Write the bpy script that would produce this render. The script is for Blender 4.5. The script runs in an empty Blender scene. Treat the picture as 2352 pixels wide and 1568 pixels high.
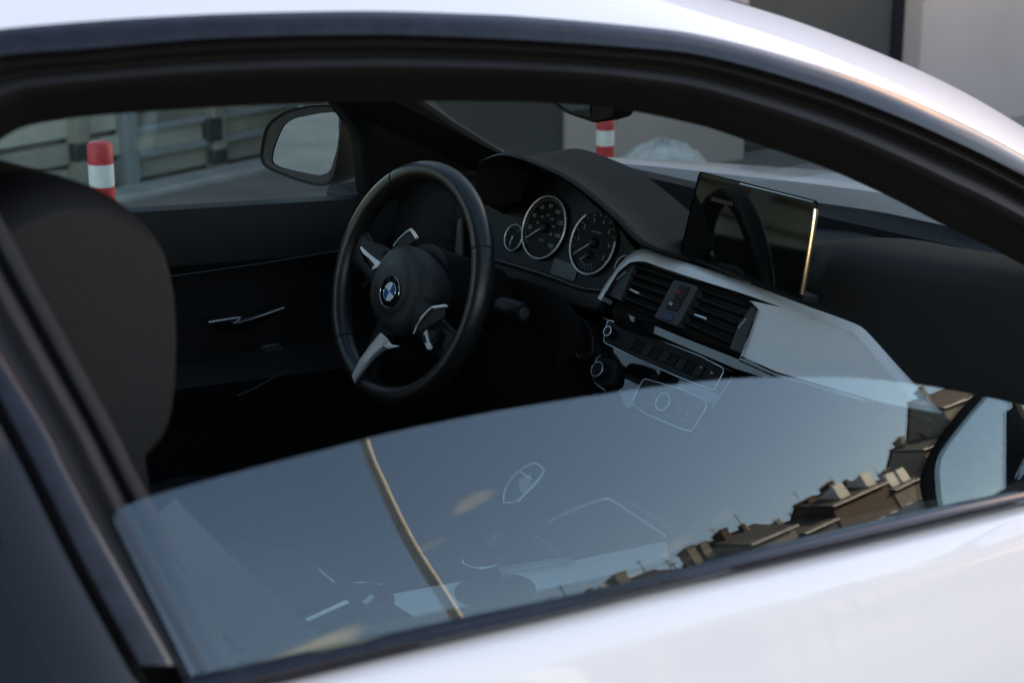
import bpy, bmesh, math, random
import numpy as np
from mathutils import Vector, Matrix

random.seed(7)
rad = math.radians
S = bpy.context.scene
COL = S.collection

# ------------------------------------------------------------------ camera
CAM_P = np.array([-1.503, -1.785, 1.465])
YAW, PITCH, FPX = rad(38), rad(16), 4200.0            # focal length in pixels of a 2352 wide frame
cd = bpy.data.cameras.new("camera")
cam = bpy.data.objects.new("camera", cd)
COL.objects.link(cam)
cam.location = CAM_P
cam.rotation_euler = (rad(90) - PITCH, 0, -YAW)
cd.sensor_width = 36
cd.lens = 36 * FPX / 2352
cd.clip_start, cd.clip_end = 0.05, 2000
cd.dof.use_dof = True
cd.dof.focus_distance = 2.68
cd.dof.aperture_fstop = 8.0
S.camera = cam

# ------------------------------------------------------------------ light
SUN_EL, SUN_AZ = rad(10), rad(18)                      # azimuth from the car's nose (+X) towards its left (+Y)
sun_dir = Vector((math.cos(SUN_EL) * math.cos(SUN_AZ), math.cos(SUN_EL) * math.sin(SUN_AZ), math.sin(SUN_EL)))
sl = bpy.data.lights.new("sun", 'SUN')
sl.energy = 4.0
sl.angle = rad(0.6)
sl.color = (1.0, 0.74, 0.50)
so = bpy.data.objects.new("sun", sl)
COL.objects.link(so)
so.rotation_euler = sun_dir.to_track_quat('Z', 'Y').to_euler()

W = bpy.data.worlds.new("World")
S.world = W
W.use_nodes = True
nt = W.node_tree
nt.nodes.clear()
N = nt.nodes.new
L = nt.links.new
out = N('ShaderNodeOutputWorld')
bg = N('ShaderNodeBackground')
bg.inputs['Strength'].default_value = 0.15
sky = N('ShaderNodeTexSky')
sky.sky_type = 'NISHITA'
sky.sun_disc = False
sky.sun_elevation = SUN_EL
sky.sun_rotation = rad(90) - SUN_AZ
sky.air_density, sky.dust_density, sky.ozone_density = 1.0, 0.25, 2.5
# evening cumulus: broken noise on the sky dome, flattened towards the horizon
tc = N('ShaderNodeTexCoord')
sx = N('ShaderNodeSeparateXYZ'); L(tc.outputs['Generated'], sx.inputs[0])
zz = N('ShaderNodeMath'); zz.operation = 'ADD'; zz.inputs[1].default_value = 0.22; L(sx.outputs['Z'], zz.inputs[0])
zm = N('ShaderNodeMath'); zm.operation = 'MAXIMUM'; zm.inputs[1].default_value = 0.05; L(zz.outputs[0], zm.inputs[0])
dx = N('ShaderNodeMath'); dx.operation = 'DIVIDE'; L(sx.outputs['X'], dx.inputs[0]); L(zm.outputs[0], dx.inputs[1])
dy = N('ShaderNodeMath'); dy.operation = 'DIVIDE'; L(sx.outputs['Y'], dy.inputs[0]); L(zm.outputs[0], dy.inputs[1])
cb = N('ShaderNodeCombineXYZ'); L(dx.outputs[0], cb.inputs[0]); L(dy.outputs[0], cb.inputs[1])
cb.inputs[2].default_value = 9.1
nz = N('ShaderNodeTexNoise'); nz.inputs['Scale'].default_value = 2.3; nz.inputs['Detail'].default_value = 7
nz.inputs['Roughness'].default_value = 0.56
L(cb.outputs[0], nz.inputs['Vector'])
rp = N('ShaderNodeMapRange'); rp.interpolation_type = 'SMOOTHSTEP'
rp.inputs['From Min'].default_value = 0.63; rp.inputs['From Max'].default_value = 0.75
L(nz.outputs['Fac'], rp.inputs['Value'])


def M_(op, a, b=None, c=None):
    n = N('ShaderNodeMath'); n.operation = op
    for k, v in enumerate((a, b, c)):
        if v is None: continue
        if isinstance(v, (int, float)): n.inputs[k].default_value = v
        else: L(v, n.inputs[k])
    return n.outputs[0]


az = M_('ARCTAN2', sx.outputs['X'], M_('MULTIPLY', sx.outputs['Y'], -1))
el = M_('ARCSINE', sx.outputs['Z'])
nb = N('ShaderNodeTexNoise'); nb.inputs['Scale'].default_value = 11; nb.inputs['Detail'].default_value = 4
nb.inputs['Roughness'].default_value = 0.5
mpn = N('ShaderNodeMapping'); mpn.inputs['Scale'].default_value = (1, 1, 2.2)
L(tc.outputs['Generated'], mpn.inputs['Vector']); L(mpn.outputs[0], nb.inputs['Vector'])
wob = M_('MULTIPLY', M_('SUBTRACT', nb.outputs['Fac'], 0.5), 2.6)
cover = M_('MULTIPLY', rp.outputs[0], 0.35)
# single small evening clouds: azimuth from -Y towards +X, elevation, half sizes (degrees)
for a0, e0, w0, h0, k0 in ((39.4, 21.7, 1.5, .5, .5), (36.6, 20.6, 1.6, .25, .22), (28.9, 17.9, 2.6, .7, .9), (42.0, 12.5, 3.0, .35, .6),
                           (68.5, 42, 5, 1.8, .9), (72, 35, 5, 2.2, .9), (75, 29.5, 4, 1.6, .8), (77, 20, 4, 1.5, .8), (-30, 40, 12, 3.5, .6),
                           (100, 22, 14, 4, .8), (140, 30, 14, 5, .7), (-60, 22, 14, 4, .7), (-110, 28, 15, 5, .7), (35, 8, 12, 1.6, .6)):
    da = M_('DIVIDE', M_('SUBTRACT', az, rad(a0)), rad(w0))
    de = M_('DIVIDE', M_('SUBTRACT', el, rad(e0)), rad(h0))
    dd = M_('SQRT', M_('ADD', M_('MULTIPLY', da, da), M_('MULTIPLY', de, de)))
    mr = N('ShaderNodeMapRange'); mr.interpolation_type = 'SMOOTHSTEP'
    mr.inputs['From Min'].default_value = 0.35; mr.inputs['From Max'].default_value = 1.15
    mr.inputs['To Min'].default_value = k0; mr.inputs['To Max'].default_value = 0
    L(M_('ADD', dd, wob), mr.inputs['Value'])
    cover = M_('MAXIMUM', cover, mr.outputs[0])
tint = N('ShaderNodeMix'); tint.data_type = 'RGBA'; tint.blend_type = 'MULTIPLY'; tint.inputs[0].default_value = 1
L(sky.outputs['Color'], tint.inputs[6]); tint.inputs[7].default_value = (1.55, 1.105, .925, 1)
lit = N('ShaderNodeMix'); lit.data_type = 'RGBA'; lit.blend_type = 'MULTIPLY'; lit.inputs[0].default_value = 1
L(tint.outputs[2], lit.inputs[6]); lit.inputs[7].default_value = (2.9, 1.9, 1.15, 1)
mxs = N('ShaderNodeMix'); mxs.data_type = 'RGBA'
L(cover, mxs.inputs[0]); L(tint.outputs[2], mxs.inputs[6]); L(lit.outputs[2], mxs.inputs[7])
L(mxs.outputs[2], bg.inputs['Color'])
L(bg.outputs[0], out.inputs['Surface'])

S.view_settings.view_transform = 'Standard'
S.view_settings.look = 'None'
S.view_settings.exposure = 2.3
S.view_settings.gamma = 1.0
S.render.engine = 'CYCLES'
S.cycles.max_bounces = 10
S.cycles.transparent_max_bounces = 24
S.cycles.use_denoising = True
S.cycles.sample_clamp_indirect = 6.0

# ------------------------------------------------------------------ photo rays -> points at real depth
_R = np.array([math.cos(YAW), -math.sin(YAW), 0])
_U = np.array([math.sin(YAW) * math.sin(PITCH), math.cos(YAW) * math.sin(PITCH), math.cos(PITCH)])
_D = np.array([math.sin(YAW) * math.cos(PITCH), math.cos(YAW) * math.cos(PITCH), -math.sin(PITCH)])


def ray(x, y):
    d = _D + _R * (x - 1176) / FPX - _U * (y - 784) / FPX
    return d / np.linalg.norm(d)


def side(x, z):
    """y of the car's right flank above and just under the belt line (tumblehome, plan taper to the nose)"""
    h = z - .93
    t = .10 * max(0, x + .9) ** 2
    return -(.86 - .45 * h - .35 * h * h - t)


def onside(x, y, off=0.0):
    d = ray(x, y)
    lo, hi = .3, 4.5
    for _ in range(44):
        m = (lo + hi) / 2
        p = CAM_P + d * m
        if p[1] < side(p[0], p[2]) + off:
            lo = m
        else:
            hi = m
    return CAM_P + d * lo


def onP(x, y, p0, n):
    d = ray(x, y)
    n = np.array(n, float)
    return CAM_P + d * (np.dot(np.array(p0, float) - CAM_P, n) / np.dot(d, n))


def onX(x, y, X): return onP(x, y, (X, 0, 0), (1, 0, 0))
def onY(x, y, Y): return onP(x, y, (0, Y, 0), (0, 1, 0))
def onZ(x, y, Z): return onP(x, y, (0, 0, Z), (0, 0, 1))


def unit(v):
    v = np.array(v, float)
    return v / np.linalg.norm(v)


def smooth(pts, n):
    """Catmull-Rom through points, n samples, chord length parameter"""
    P = np.array(pts, float)
    d = np.r_[0, np.cumsum(np.linalg.norm(np.diff(P, axis=0), axis=1))]
    t = np.linspace(0, d[-1], n)
    m = np.zeros_like(P)
    for i in range(len(P)):
        if i == 0: m[i] = (P[1] - P[0]) / (d[1] - d[0])
        elif i == len(P) - 1: m[i] = (P[-1] - P[-2]) / (d[-1] - d[-2])
        else: m[i] = (P[i + 1] - P[i - 1]) / (d[i + 1] - d[i - 1])
    o = []
    for u in t:
        i = min(max(int(np.searchsorted(d, u, 'right')) - 1, 0), len(P) - 2)
        h = d[i + 1] - d[i]
        s = (u - d[i]) / h
        o.append((2 * s**3 - 3 * s**2 + 1) * P[i] + (s**3 - 2 * s**2 + s) * h * m[i]
                 + (-2 * s**3 + 3 * s**2) * P[i + 1] + (s**3 - s**2) * h * m[i + 1])
    return np.array(o)


def yx(pts):
    """photo curve y(x): smooth interpolation of key points"""
    c = smooth(pts, 400)
    return lambda x: float(np.interp(x, c[:, 0], c[:, 1]))


def xy(pts):
    c = smooth(pts, 400)
    return lambda y: float(np.interp(y, c[:, 1], c[:, 0]))


# ------------------------------------------------------------------ materials
MATS = {}


def mat(name, base, rough=.5, metal=0., coat=0., spec=.5, vary=0., vscale=6., bump=0., bscale=400., rvary=0., sheen=0.,
        stretch=None, obj=True, tint2=None):
    if name in MATS: return MATS[name]
    m = bpy.data.materials.new(name)
    m.use_nodes = True
    t = m.node_tree
    b = t.nodes['Principled BSDF']
    b.inputs['Base Color'].default_value = (*base, 1)
    b.inputs['Roughness'].default_value = rough
    b.inputs['Metallic'].default_value = metal
    b.inputs['Coat Weight'].default_value = coat
    b.inputs['Coat Roughness'].default_value = .03
    b.inputs['Specular IOR Level'].default_value = spec
    b.inputs['Sheen Weight'].default_value = sheen
    tc = t.nodes.new('ShaderNodeTexCoord')
    mp = t.nodes.new('ShaderNodeMapping')
    t.links.new(tc.outputs['Object'], mp.inputs['Vector'])
    if stretch: mp.inputs['Scale'].default_value = stretch
    if vary or tint2:
        n = t.nodes.new('ShaderNodeTexNoise')
        n.inputs['Scale'].default_value = vscale
        n.inputs['Detail'].default_value = 6
        t.links.new(mp.outputs[0], n.inputs['Vector'])
        r = t.nodes.new('ShaderNodeValToRGB')
        r.color_ramp.elements[0].position = .3
        r.color_ramp.elements[1].position = .7
        lo = tint2 or tuple(c * (1 - vary) for c in base)
        hi = base if tint2 else tuple(min(1, c * (1 + vary)) for c in base)
        r.color_ramp.elements[0].color = (*lo, 1)
        r.color_ramp.elements[1].color = (*hi, 1)
        t.links.new(n.outputs['Fac'], r.inputs['Fac'])
        t.links.new(r.outputs['Color'], b.inputs['Base Color'])
    if rvary:
        n = t.nodes.new('ShaderNodeTexNoise')
        n.inputs['Scale'].default_value = 9
        n.inputs['Detail'].default_value = 5
        t.links.new(mp.outputs[0], n.inputs['Vector'])
        mr = t.nodes.new('ShaderNodeMapRange')
        mr.inputs['To Min'].default_value = max(0, rough - rvary)
        mr.inputs['To Max'].default_value = rough + rvary
        t.links.new(n.outputs['Fac'], mr.inputs['Value'])
        t.links.new(mr.outputs[0], b.inputs['Roughness'])
    if bump:
        n = t.nodes.new('ShaderNodeTexNoise')
        n.inputs['Scale'].default_value = bscale
        n.inputs['Detail'].default_value = 3
        t.links.new(mp.outputs[0], n.inputs['Vector'])
        bp = t.nodes.new('ShaderNodeBump')
        bp.inputs['Strength'].default_value = bump
        bp.inputs['Distance'].default_value = .002
        t.links.new(n.outputs['Fac'], bp.inputs['Height'])
        t.links.new(bp.outputs[0], b.inputs['Normal'])
    MATS[name] = m
    return m


def glass(name, tint, f0):
    """thin pane face: Schlick reflection over tinted see-through"""
    m = bpy.data.materials.new(name)
    m.use_nodes = True
    t = m.node_tree
    t.nodes.clear()
    o = t.nodes.new('ShaderNodeOutputMaterial')
    mx = t.nodes.new('ShaderNodeMixShader')
    tr = t.nodes.new('ShaderNodeBsdfTransparent'); tr.inputs[0].default_value = (*tint, 1)
    gl = t.nodes.new('ShaderNodeBsdfGlossy'); gl.inputs['Roughness'].default_value = 0.0; gl.inputs['Color'].default_value = (.86, .93, 1.0, 1)
    g = t.nodes.new('ShaderNodeNewGeometry')
    dt = t.nodes.new('ShaderNodeVectorMath'); dt.operation = 'DOT_PRODUCT'
    t.links.new(g.outputs['Incoming'], dt.inputs[0]); t.links.new(g.outputs['Normal'], dt.inputs[1])
    ab = t.nodes.new('ShaderNodeMath'); ab.operation = 'ABSOLUTE'; t.links.new(dt.outputs['Value'], ab.inputs[0])
    om = t.nodes.new('ShaderNodeMath'); om.operation = 'SUBTRACT'; om.inputs[0].default_value = 1; t.links.new(ab.outputs[0], om.inputs[1])
    pw = t.nodes.new('ShaderNodeMath'); pw.operation = 'POWER'; pw.inputs[1].default_value = 5; t.links.new(om.outputs[0], pw.inputs[0])
    ma = t.nodes.new('ShaderNodeMath'); ma.operation = 'MULTIPLY_ADD'; ma.inputs[1].default_value = 1 - f0; ma.inputs[2].default_value = f0
    t.links.new(pw.outputs[0], ma.inputs[0])
    t.links.new(ma.outputs[0], mx.inputs[0])
    t.links.new(tr.outputs[0], mx.inputs[1]); t.links.new(gl.outputs[0], mx.inputs[2])
    t.links.new(mx.outputs[0], o.inputs['Surface'])
    return m


def textured_alu(name='woven_trim', sy=105, sz=130, st=.35):
    """silver dash trim: satin metal with a fine pressed grid"""
    m = mat(name, (.76, .75, .735), .5, .35)
    t = m.node_tree
    b = t.nodes['Principled BSDF']
    tc = t.nodes.new('ShaderNodeTexCoord')
    hs = []
    for ax, sc in (('Y', 1), ('Z', 1)):
        w = t.nodes.new('ShaderNodeTexWave')
        w.wave_type = 'BANDS'
        w.bands_direction = ax
        w.inputs['Scale'].default_value = sy if ax == 'Y' else sz
        w.inputs['Distortion'].default_value = .15
        t.links.new(tc.outputs['Object'], w.inputs['Vector'])
        hs.append(w)
    mu = t.nodes.new('ShaderNodeMath'); mu.operation = 'MULTIPLY'
    t.links.new(hs[0].outputs['Fac'], mu.inputs[0]); t.links.new(hs[1].outputs['Fac'], mu.inputs[1])
    bp = t.nodes.new('ShaderNodeBump'); bp.inputs['Strength'].default_value = st; bp.inputs['Distance'].default_value = .0012
    t.links.new(mu.outputs[0], bp.inputs['Height'])
    t.links.new(bp.outputs[0], b.inputs['Normal'])
    return m


M_WHITE = mat('white_paint', (.785, .725, .695), .45, 0, .7, rvary=.04)
M_GLOSS = mat('gloss_black_trim', (.008, .0075, .012), .12, 0, 0, spec=.30, rvary=.06, vary=.5, vscale=60)
M_RUBBER = mat('rubber', (.009, .0085, .008), .6, bump=.15, bscale=300)
M_SEAL = mat('flocked_seal', (.0155, .0145, .0155), .7, spec=.3, bump=.2, bscale=500, vary=.15, vscale=20)
M_PILLAR = mat('pillar_lining', (.0035, .0033, .003), .85, spec=.2, bump=.25, bscale=600)
M_DASH = mat('soft_dash_plastic', (.0115, .0105, .0095), .62, spec=.2, bump=.35, bscale=900, vary=.08, vscale=5)
M_DARK = mat('dark_plastic', (.006, .006, .0063), .5, spec=.3, bump=.2, bscale=900)
M_PLATE = mat('grey_switch_plate', (.028, .028, .028), .5, bump=.1, bscale=900)
M_PIANO = mat('piano_black', (.004, .004, .0045), .04, 0, .5)
M_LEATH = mat('black_leather', (.009, .009, .009), .36, spec=.62, bump=.12, bscale=700)
M_SEAT = mat('seat_leather', (.0115, .0110, .0114), .62, spec=.3, bump=.3, bscale=300, vary=.1, vscale=4)
M_HUB = mat('airbag_plastic', (.013, .013, .013), .5, bump=.4, bscale=1100)
M_CHROME = mat('chrome', (.85, .86, .88), .12, 1.0)
M_SATIN = mat('satin_silver', (.70, .72, .75), .3, 1.0)
M_RING = mat('gauge_ring_silver', (.95, .96, .94), .38, .85)
M_FACE = mat('dial_black', (.003, .0035, .004), .5, spec=.15)
M_LENS = mat('cluster_surround', (.0045, .005, .0055), .4, spec=.2)
M_PRINT = mat('dial_print', (.34, .35, .34), .6)
M_LCD = mat('lcd_grey', (.055, .060, .060), .4)
M_RED = mat('red_print', (.30, .012, .012), .5)
M_WPRINT = mat('white_print', (.55, .56, .56), .6)
M_BLUE = mat('emblem_blue', (.02, .09, .28), .25, 0, .5)
M_EWHITE = mat('emblem_white', (.75, .77, .78), .3, 0, .5)
M_THUMB = mat('thumbwheel_blue', (.02, .03, .10), .5)
M_DOORIN = mat('door_lining', (.0085, .0085, .009), .6, spec=.25, bump=.3, bscale=900)
M_CARPET = mat('carpet', (.012, .012, .012), .95, bump=.5, bscale=500)
M_HEAD = mat('headliner', (.006, .0057, .0055), .9, spec=.2, bump=.3, bscale=600)
M_TRIM = textured_alu()
M_RIB = textured_alu('ribbed_trim', 60, 14, .3)
M_GLASS = glass('tinted_glass', (.80, .865, .85), .056)
M_WSCREEN = glass('windscreen_glass', (.50, .565, .535), .02)
M_MIRROR = mat('mirror_silver', (.80, .82, .80), .01, 1.0, vary=.06, vscale=260)
M_DIM = mat('dimming_mirror', (.16, .175, .18), .03, 1.0)
M_SCREEN = mat('screen_glass', (.004, .004, .004), .03, 0, .0, spec=.85)
M_SCREEN.node_tree.nodes['Principled BSDF'].inputs['Specular Tint'].default_value = (1.0, .96, .80, 1)
M_QGLASS = mat('dark_quarter_glass', (.004, .0045, .0075), .06, 0, 0, spec=.2)


# ------------------------------------------------------------------ mesh builder
class MB:
    def __init__(s): s.v, s.f, s.m = [], [], []

    def add(s, vs, fs, mi=0):
        o = len(s.v)
        s.v += [tuple(map(float, v)) for v in vs]
        s.f += [tuple(o + i for i in f) for f in fs]
        s.m += [mi] * len(fs)
        return s

    def loft(s, rows, closeu=False, mi=0, closev=False):
        n = len(rows[0]); k = len(rows)
        vs = [p for r in rows for p in r]
        fs = []
        for i in range(k if closev else k - 1):
            for j in range(n if closeu else n - 1):
                a, b = i * n + j, i * n + (j + 1) % n
                c, d = ((i + 1) % k) * n + (j + 1) % n, ((i + 1) % k) * n + j
                fs.append((a, b, c, d))
        return s.add(vs, fs, mi)

    def prism(s, front, vec, mi=0):
        n = len(front)
        fr = [np.array(p, float) for p in front]
        bk = [p + np.array(vec, float) for p in fr]
        fs = [tuple(range(n)), tuple(range(2 * n - 1, n - 1, -1))]
        fs += [(i, i + n, (i + 1) % n + n, (i + 1) % n) for i in range(n)]
        return s.add(fr + bk, fs, mi)

    def box(s, c, e1, e2, e3, mi=0):
        c, e1, e2, e3 = (np.array(q, float) for q in (c, e1, e2, e3))
        return s.prism([c - e1 - e2 - e3, c + e1 - e2 - e3, c + e1 + e2 - e3, c - e1 + e2 - e3], 2 * e3, mi)

    def abox(s, lo, hi, mi=0):
        lo, hi = np.array(lo, float), np.array(hi, float)
        c, h = (lo + hi) / 2, (hi - lo) / 2
        return s.box(c, (h[0], 0, 0), (0, h[1], 0), (0, 0, h[2]), mi)

    def tube(s, pts, r, n=10, closed=False, mi=0, flat=1.0, up=None):
        P = [np.array(p, float) for p in pts]
        k = len(P)
        rows = []
        for i in range(k):
            a = P[(i - 1) % k] if closed or i else P[0]
            b = P[(i + 1) % k] if closed or i < k - 1 else P[-1]
            t = unit(b - a)
            u0 = np.array(up if up is not None else ((0, 0, 1) if abs(t[2]) < .9 else (1, 0, 0)), float)
            e1 = unit(np.cross(t, u0)); e2 = np.cross(e1, t)
            rr = r[i] if hasattr(r, '__len__') else r
            rows.append([P[i] + rr * (math.cos(q) * e1 + flat * math.sin(q) * e2) for q in np.linspace(0, 2 * math.pi, n, endpoint=False)])
        s.loft(rows, True, mi, closed)
        if not closed:
            o = len(s.v) - k * n
            s.f += [tuple(o + i for i in range(n))[::-1], tuple(o + (k - 1) * n + i for i in range(n))]
            s.m += [mi, mi]
        return s

    def lathe(s, o, ax, u, prof, n=32, mi=0, ry=1.0):
        o, ax, u = np.array(o, float), unit(ax), unit(u)
        w = np.cross(ax, u)
        rows = [[o + ax * h + r * (math.cos(q) * u + ry * math.sin(q) * w) for q in np.linspace(0, 2 * math.pi, n, endpoint=False)] for r, h in prof]
        s.loft(rows, True, mi)
        b = len(s.v) - len(prof) * n
        s.f += [tuple(b + i for i in range(n)), tuple(b + (len(prof) - 1) * n + i for i in range(n))[::-1]]
        s.m += [mi, mi]
        return s

    def text(s, txt, size, o, eu, ev, mi=0, depth=None):
        """flat lettering centred at o, eu along the line, ev up"""
        cu = bpy.data.curves.new('t', 'FONT')
        cu.body = txt; cu.size = size; cu.align_x = 'CENTER'; cu.align_y = 'CENTER'
        cu.resolution_u = 2
        ob = bpy.data.objects.new('t', cu)
        COL.objects.link(ob)
        me = bpy.data.meshes.new_from_object(ob.evaluated_get(bpy.context.evaluated_depsgraph_get()))
        o, eu, ev = np.array(o, float), unit(eu), unit(ev)
        s.add([o + eu * v.co.x + ev * v.co.y for v in me.vertices], [tuple(p.vertices) for p in me.polygons], mi)
        bpy.data.objects.remove(ob); bpy.data.curves.remove(cu); bpy.data.meshes.remove(me)
        return s

    def build(s, name, mats, parent=None, bevel=0., seg=2, ang=35, sub=0, flip=False, clean=False):
        me = bpy.data.meshes.new(name)
        vs = [(v[0], -v[1], v[2]) for v in s.v] if flip else s.v
        me.from_pydata(vs, [], s.f)
        for m in (mats if isinstance(mats, (list, tuple)) else [mats]): me.materials.append(m)
        for p, mi in zip(me.polygons, s.m):
            p.material_index = mi
            p.use_smooth = True
        bm = bmesh.new(); bm.from_mesh(me)
        if clean: bmesh.ops.remove_doubles(bm, verts=bm.verts, dist=1e-6)
        bmesh.ops.recalc_face_normals(bm, faces=bm.faces)
        bm.to_mesh(me); bm.free()
        me.set_sharp_from_angle(angle=rad(ang))
        o = bpy.data.objects.new(name, me)
        COL.objects.link(o)
        if parent is not None: o.parent = parent
        if bevel:
            b = o.modifiers.new('bevel', 'BEVEL')
            b.width = bevel; b.segments = seg; b.limit_method = 'ANGLE'; b.angle_limit = rad(30)
            b.harden_normals = False
        if sub:
            q = o.modifiers.new('sub', 'SUBSURF'); q.levels = q.render_levels = sub
        return o


def thing(name, label, cat, loc=(0, 0, 0), group=None, kind=None):
    o = bpy.data.objects.new(name, None)
    o.location = loc
    o.empty_display_size = .1
    COL.objects.link(o)
    tag(o, label, cat, group, kind)
    return o


def tag(o, label=None, cat=None, group=None, kind=None):
    if label: o['label'] = label
    if cat: o['category'] = cat
    if group: o['group'] = group
    if kind: o['kind'] = kind
    return o


def holder(name, parent):
    o = bpy.data.objects.new(name, None)
    COL.objects.link(o)
    o.parent = parent
    return o


def pix(pts, p0, n, c=0.0):
    """photo polygon on the plane through p0 with normal n, raised by c along n"""
    n = unit(n)
    return [onP(x, y, np.array(p0) + n * c, n) for x, y in pts]


def pprism(mb, pts, p0, n, c, th, mi=0):
    return mb.prism(pix(pts, p0, n, c), -unit(n) * th, mi)


def rnd(pts, r, k=4):
    """round the corners of a polygon (photo pixels or points)"""
    P = [np.array(p, float) for p in pts]
    o = []
    for i, p in enumerate(P):
        a, b = P[i - 1], P[(i + 1) % len(P)]
        da, db = np.linalg.norm(a - p), np.linalg.norm(b - p)
        r1, r2 = min(r, da * .48), min(r, db * .48)
        A, B = p + (a - p) / da * r1, p + (b - p) / db * r2
        for t in np.linspace(0, 1, k): o.append((1 - t) ** 2 * A + 2 * t * (1 - t) * p + t * t * B)
    return o


# ================================================================== setting
M_GROUND = mat('paving', (.19, .172, .145), .85, bump=.4, bscale=60, vary=.25, vscale=1.2)
M_CONC = mat('concrete', (.41, .385, .31), .85, bump=.3, bscale=40, vary=.18, vscale=2.0)
M_CONC2 = mat('weathered_concrete', (.28, .26, .205), .85, bump=.4, bscale=40, vary=.3, vscale=3.0)
M_POST = mat('grey_painted_steel', (.25, .27, .26), .6, vary=.12, vscale=5)
M_PLASTER = mat('grey_plaster', (.395, .325, .285), .85, bump=.15, bscale=60, vary=.06, vscale=1.4)
M_DOORDK = mat('dark_grey_cladding', (.050, .048, .044), .45, vary=.15, vscale=2.)
M_KERB = mat('pale_kerb', (.34, .335, .31), .85, vary=.2, vscale=4)


# ground: the car's terrace, a bank falling away on its left, and a lower yard out to the horizon
LOW = -1.3
gx = [-400, -60, -20, -8, 0, 8, 20, 60, 400]
gy = [(-400, 0), (-60, 0), (-20, 0), (-4, 0), (3.0, 0), (3.4, -.06), (4.4, -.7), (5.4, -1.22), (6.0, LOW), (20, LOW), (60, LOW), (400, LOW)]
g = MB().loft([[(x, y, z) for x in gx] for y, z in gy]).build('ground', M_GROUND)
g['kind'] = 'structure'


def part_at(mb, name, m, root, **k):
    """build a part given in world coordinates under a root that stands (unrotated) at its own place"""
    loc = np.array(root.location)
    mb.v = [tuple(np.array(v) - loc) for v in mb.v]
    return mb.build(name, m, root, **k)


# board fence beyond the driver's side, running away to the front
fa, fb = onZ(304, 427, LOW), onZ(601, 366, LOW)
FE = unit(fb - fa); FN = np.array([FE[1], -FE[0], 0])           # along, and towards the car
FU = np.array([0, 0, 1.0])
fence = thing('concrete_fence', 'weathered grey concrete board fence with posts beyond the driver side window', 'fence', tuple(fa))


def f_at(x, y):
    p = onP(x, y, fa, FN) - fa
    return float(p @ FE), float(p[2])


def fpt(a, c, z): return fa + FE * a + FN * c + FU * z


def fbox(a0, a1, c0, c1, z0, z1):
    return MB().prism([fpt(a0, c0, z0), fpt(a1, c0, z0), fpt(a1, c0, z1), fpt(a0, c0, z1)], FN * (c1 - c0))


pxs = [f_at(180, 380)[0] - 2.6 * k for k in (6, 5, 4, 3, 2, 1)] + [f_at(180, 380)[0], f_at(290, 360)[0], f_at(493, 330)[0], f_at(690, 300)[0]]
pxs += [pxs[-1] + 1.5, pxs[-1] + 3.0]
zj = [.02, f_at(450, 329)[1], f_at(450, 273)[1]]
dz = zj[2] - zj[1]
zj += [zj[2] + dz * k for k in range(1, 10)]
for i in range(len(pxs) - 1):
    for j in range(len(zj) - 1):
        q = .025 * ((i * 3 + j * 2) % 3 - 1)
        part_at(fbox(pxs[i] + .04, pxs[i + 1] - .04, q - .07, q - .02, zj[j] + .015, zj[j + 1] - .022), 'board',
                M_CONC if (i + j) % 3 else M_CONC2, fence, bevel=.01)
for i, a in enumerate(pxs):
    part_at(fbox(a - .065, a + .065, -.06, .085, 0, zj[-1] + .1), 'post', M_POST if i % 2 else M_CONC2, fence, bevel=.012)
for x, y0, y1 in ((178, 325, 366), (480, 268, 322), (492, 340, 372)):
    a, z0 = f_at(x, y1); z1 = f_at(x, y0)[1]
    part_at(fbox(a - .09, a + .06, .02, .10, z0, z1), 'bracket', M_DOORDK, fence, bevel=.006)
part_at(fbox(pxs[0], pxs[-1], -.16, -.11, .0, zj[-1]), 'backing', M_CONC2, fence)
for z in (zj[1], zj[2], zj[3]):
    part_at(fbox(pxs[7] + .06, pxs[-1], -.01, .06, z - .03, z + .025), 'rail', M_POST, fence, bevel=.008)

kb = MB()
k0, k1 = onZ(330, 456, LOW) - fa, onZ(601, 396, LOW) - fa
kb.prism([fpt(-6, .12, -.05), fpt(9, .12, -.05), fpt(9, .12, .05), fpt(-6, .12, .05)], FN * float(k0 @ FN - .12))
kerb = kb.build('kerb', M_KERB, bevel=.02)
kerb['kind'] = 'structure'

# trees beyond the fence, towards the rear
M_LEAF = mat('olive_foliage', (.085, .095, .022), .6, vary=.35, vscale=1.2)
M_BARK = mat('tree_bark', (.06, .05, .04), .9, bump=.6, bscale=20, vary=.2, vscale=5)


def tree(label, x, y, h, w, seed):
    r = np.random.RandomState(seed)
    t = thing('broadleaf_tree', label, 'tree', (x, y, LOW), 'trees beyond the fence')
    tk = MB().tube([(0, 0, 0), (.1, .05, h * .25), (-.05, .1, h * .5), (.05, 0, h * .85)], [.22, .17, .12, .03], 10)
    for k in range(7):
        q = k * 2.4; z0 = h * (.28 + .07 * k)
        tk.tube([(0, .05, z0), (w * .35 * math.cos(q), w * .35 * math.sin(q), z0 + h * .12), (w * .7 * math.cos(q), w * .7 * math.sin(q), z0 + h * .2)], [.09, .06, .02], 7)
    tk.build('trunk', M_BARK, t)
    vs, fs = [], []
    cl = [(w * .75 * math.cos(q) * u, w * .75 * math.sin(q) * u, h * (.35 + .6 * v)) for q, u, v in zip(r.rand(26) * 6.28, np.sqrt(r.rand(26)), r.rand(26))]
    for i in range(2400):
        c = cl[i % 26]
        p = np.array(c) + r.randn(3) * np.array((w * .17, w * .17, h * .055))
        a, b = unit(r.randn(3)), unit(r.randn(3))
        s_ = .13 + .1 * r.rand()
        o = len(vs)
        vs += [p - a * s_, p + b * s_ * .6, p + a * s_, p - b * s_ * .6]
        fs.append((o, o + 1, o + 2, o + 3))
    MB().add(vs, fs).build('crown', M_LEAF, t)


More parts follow.
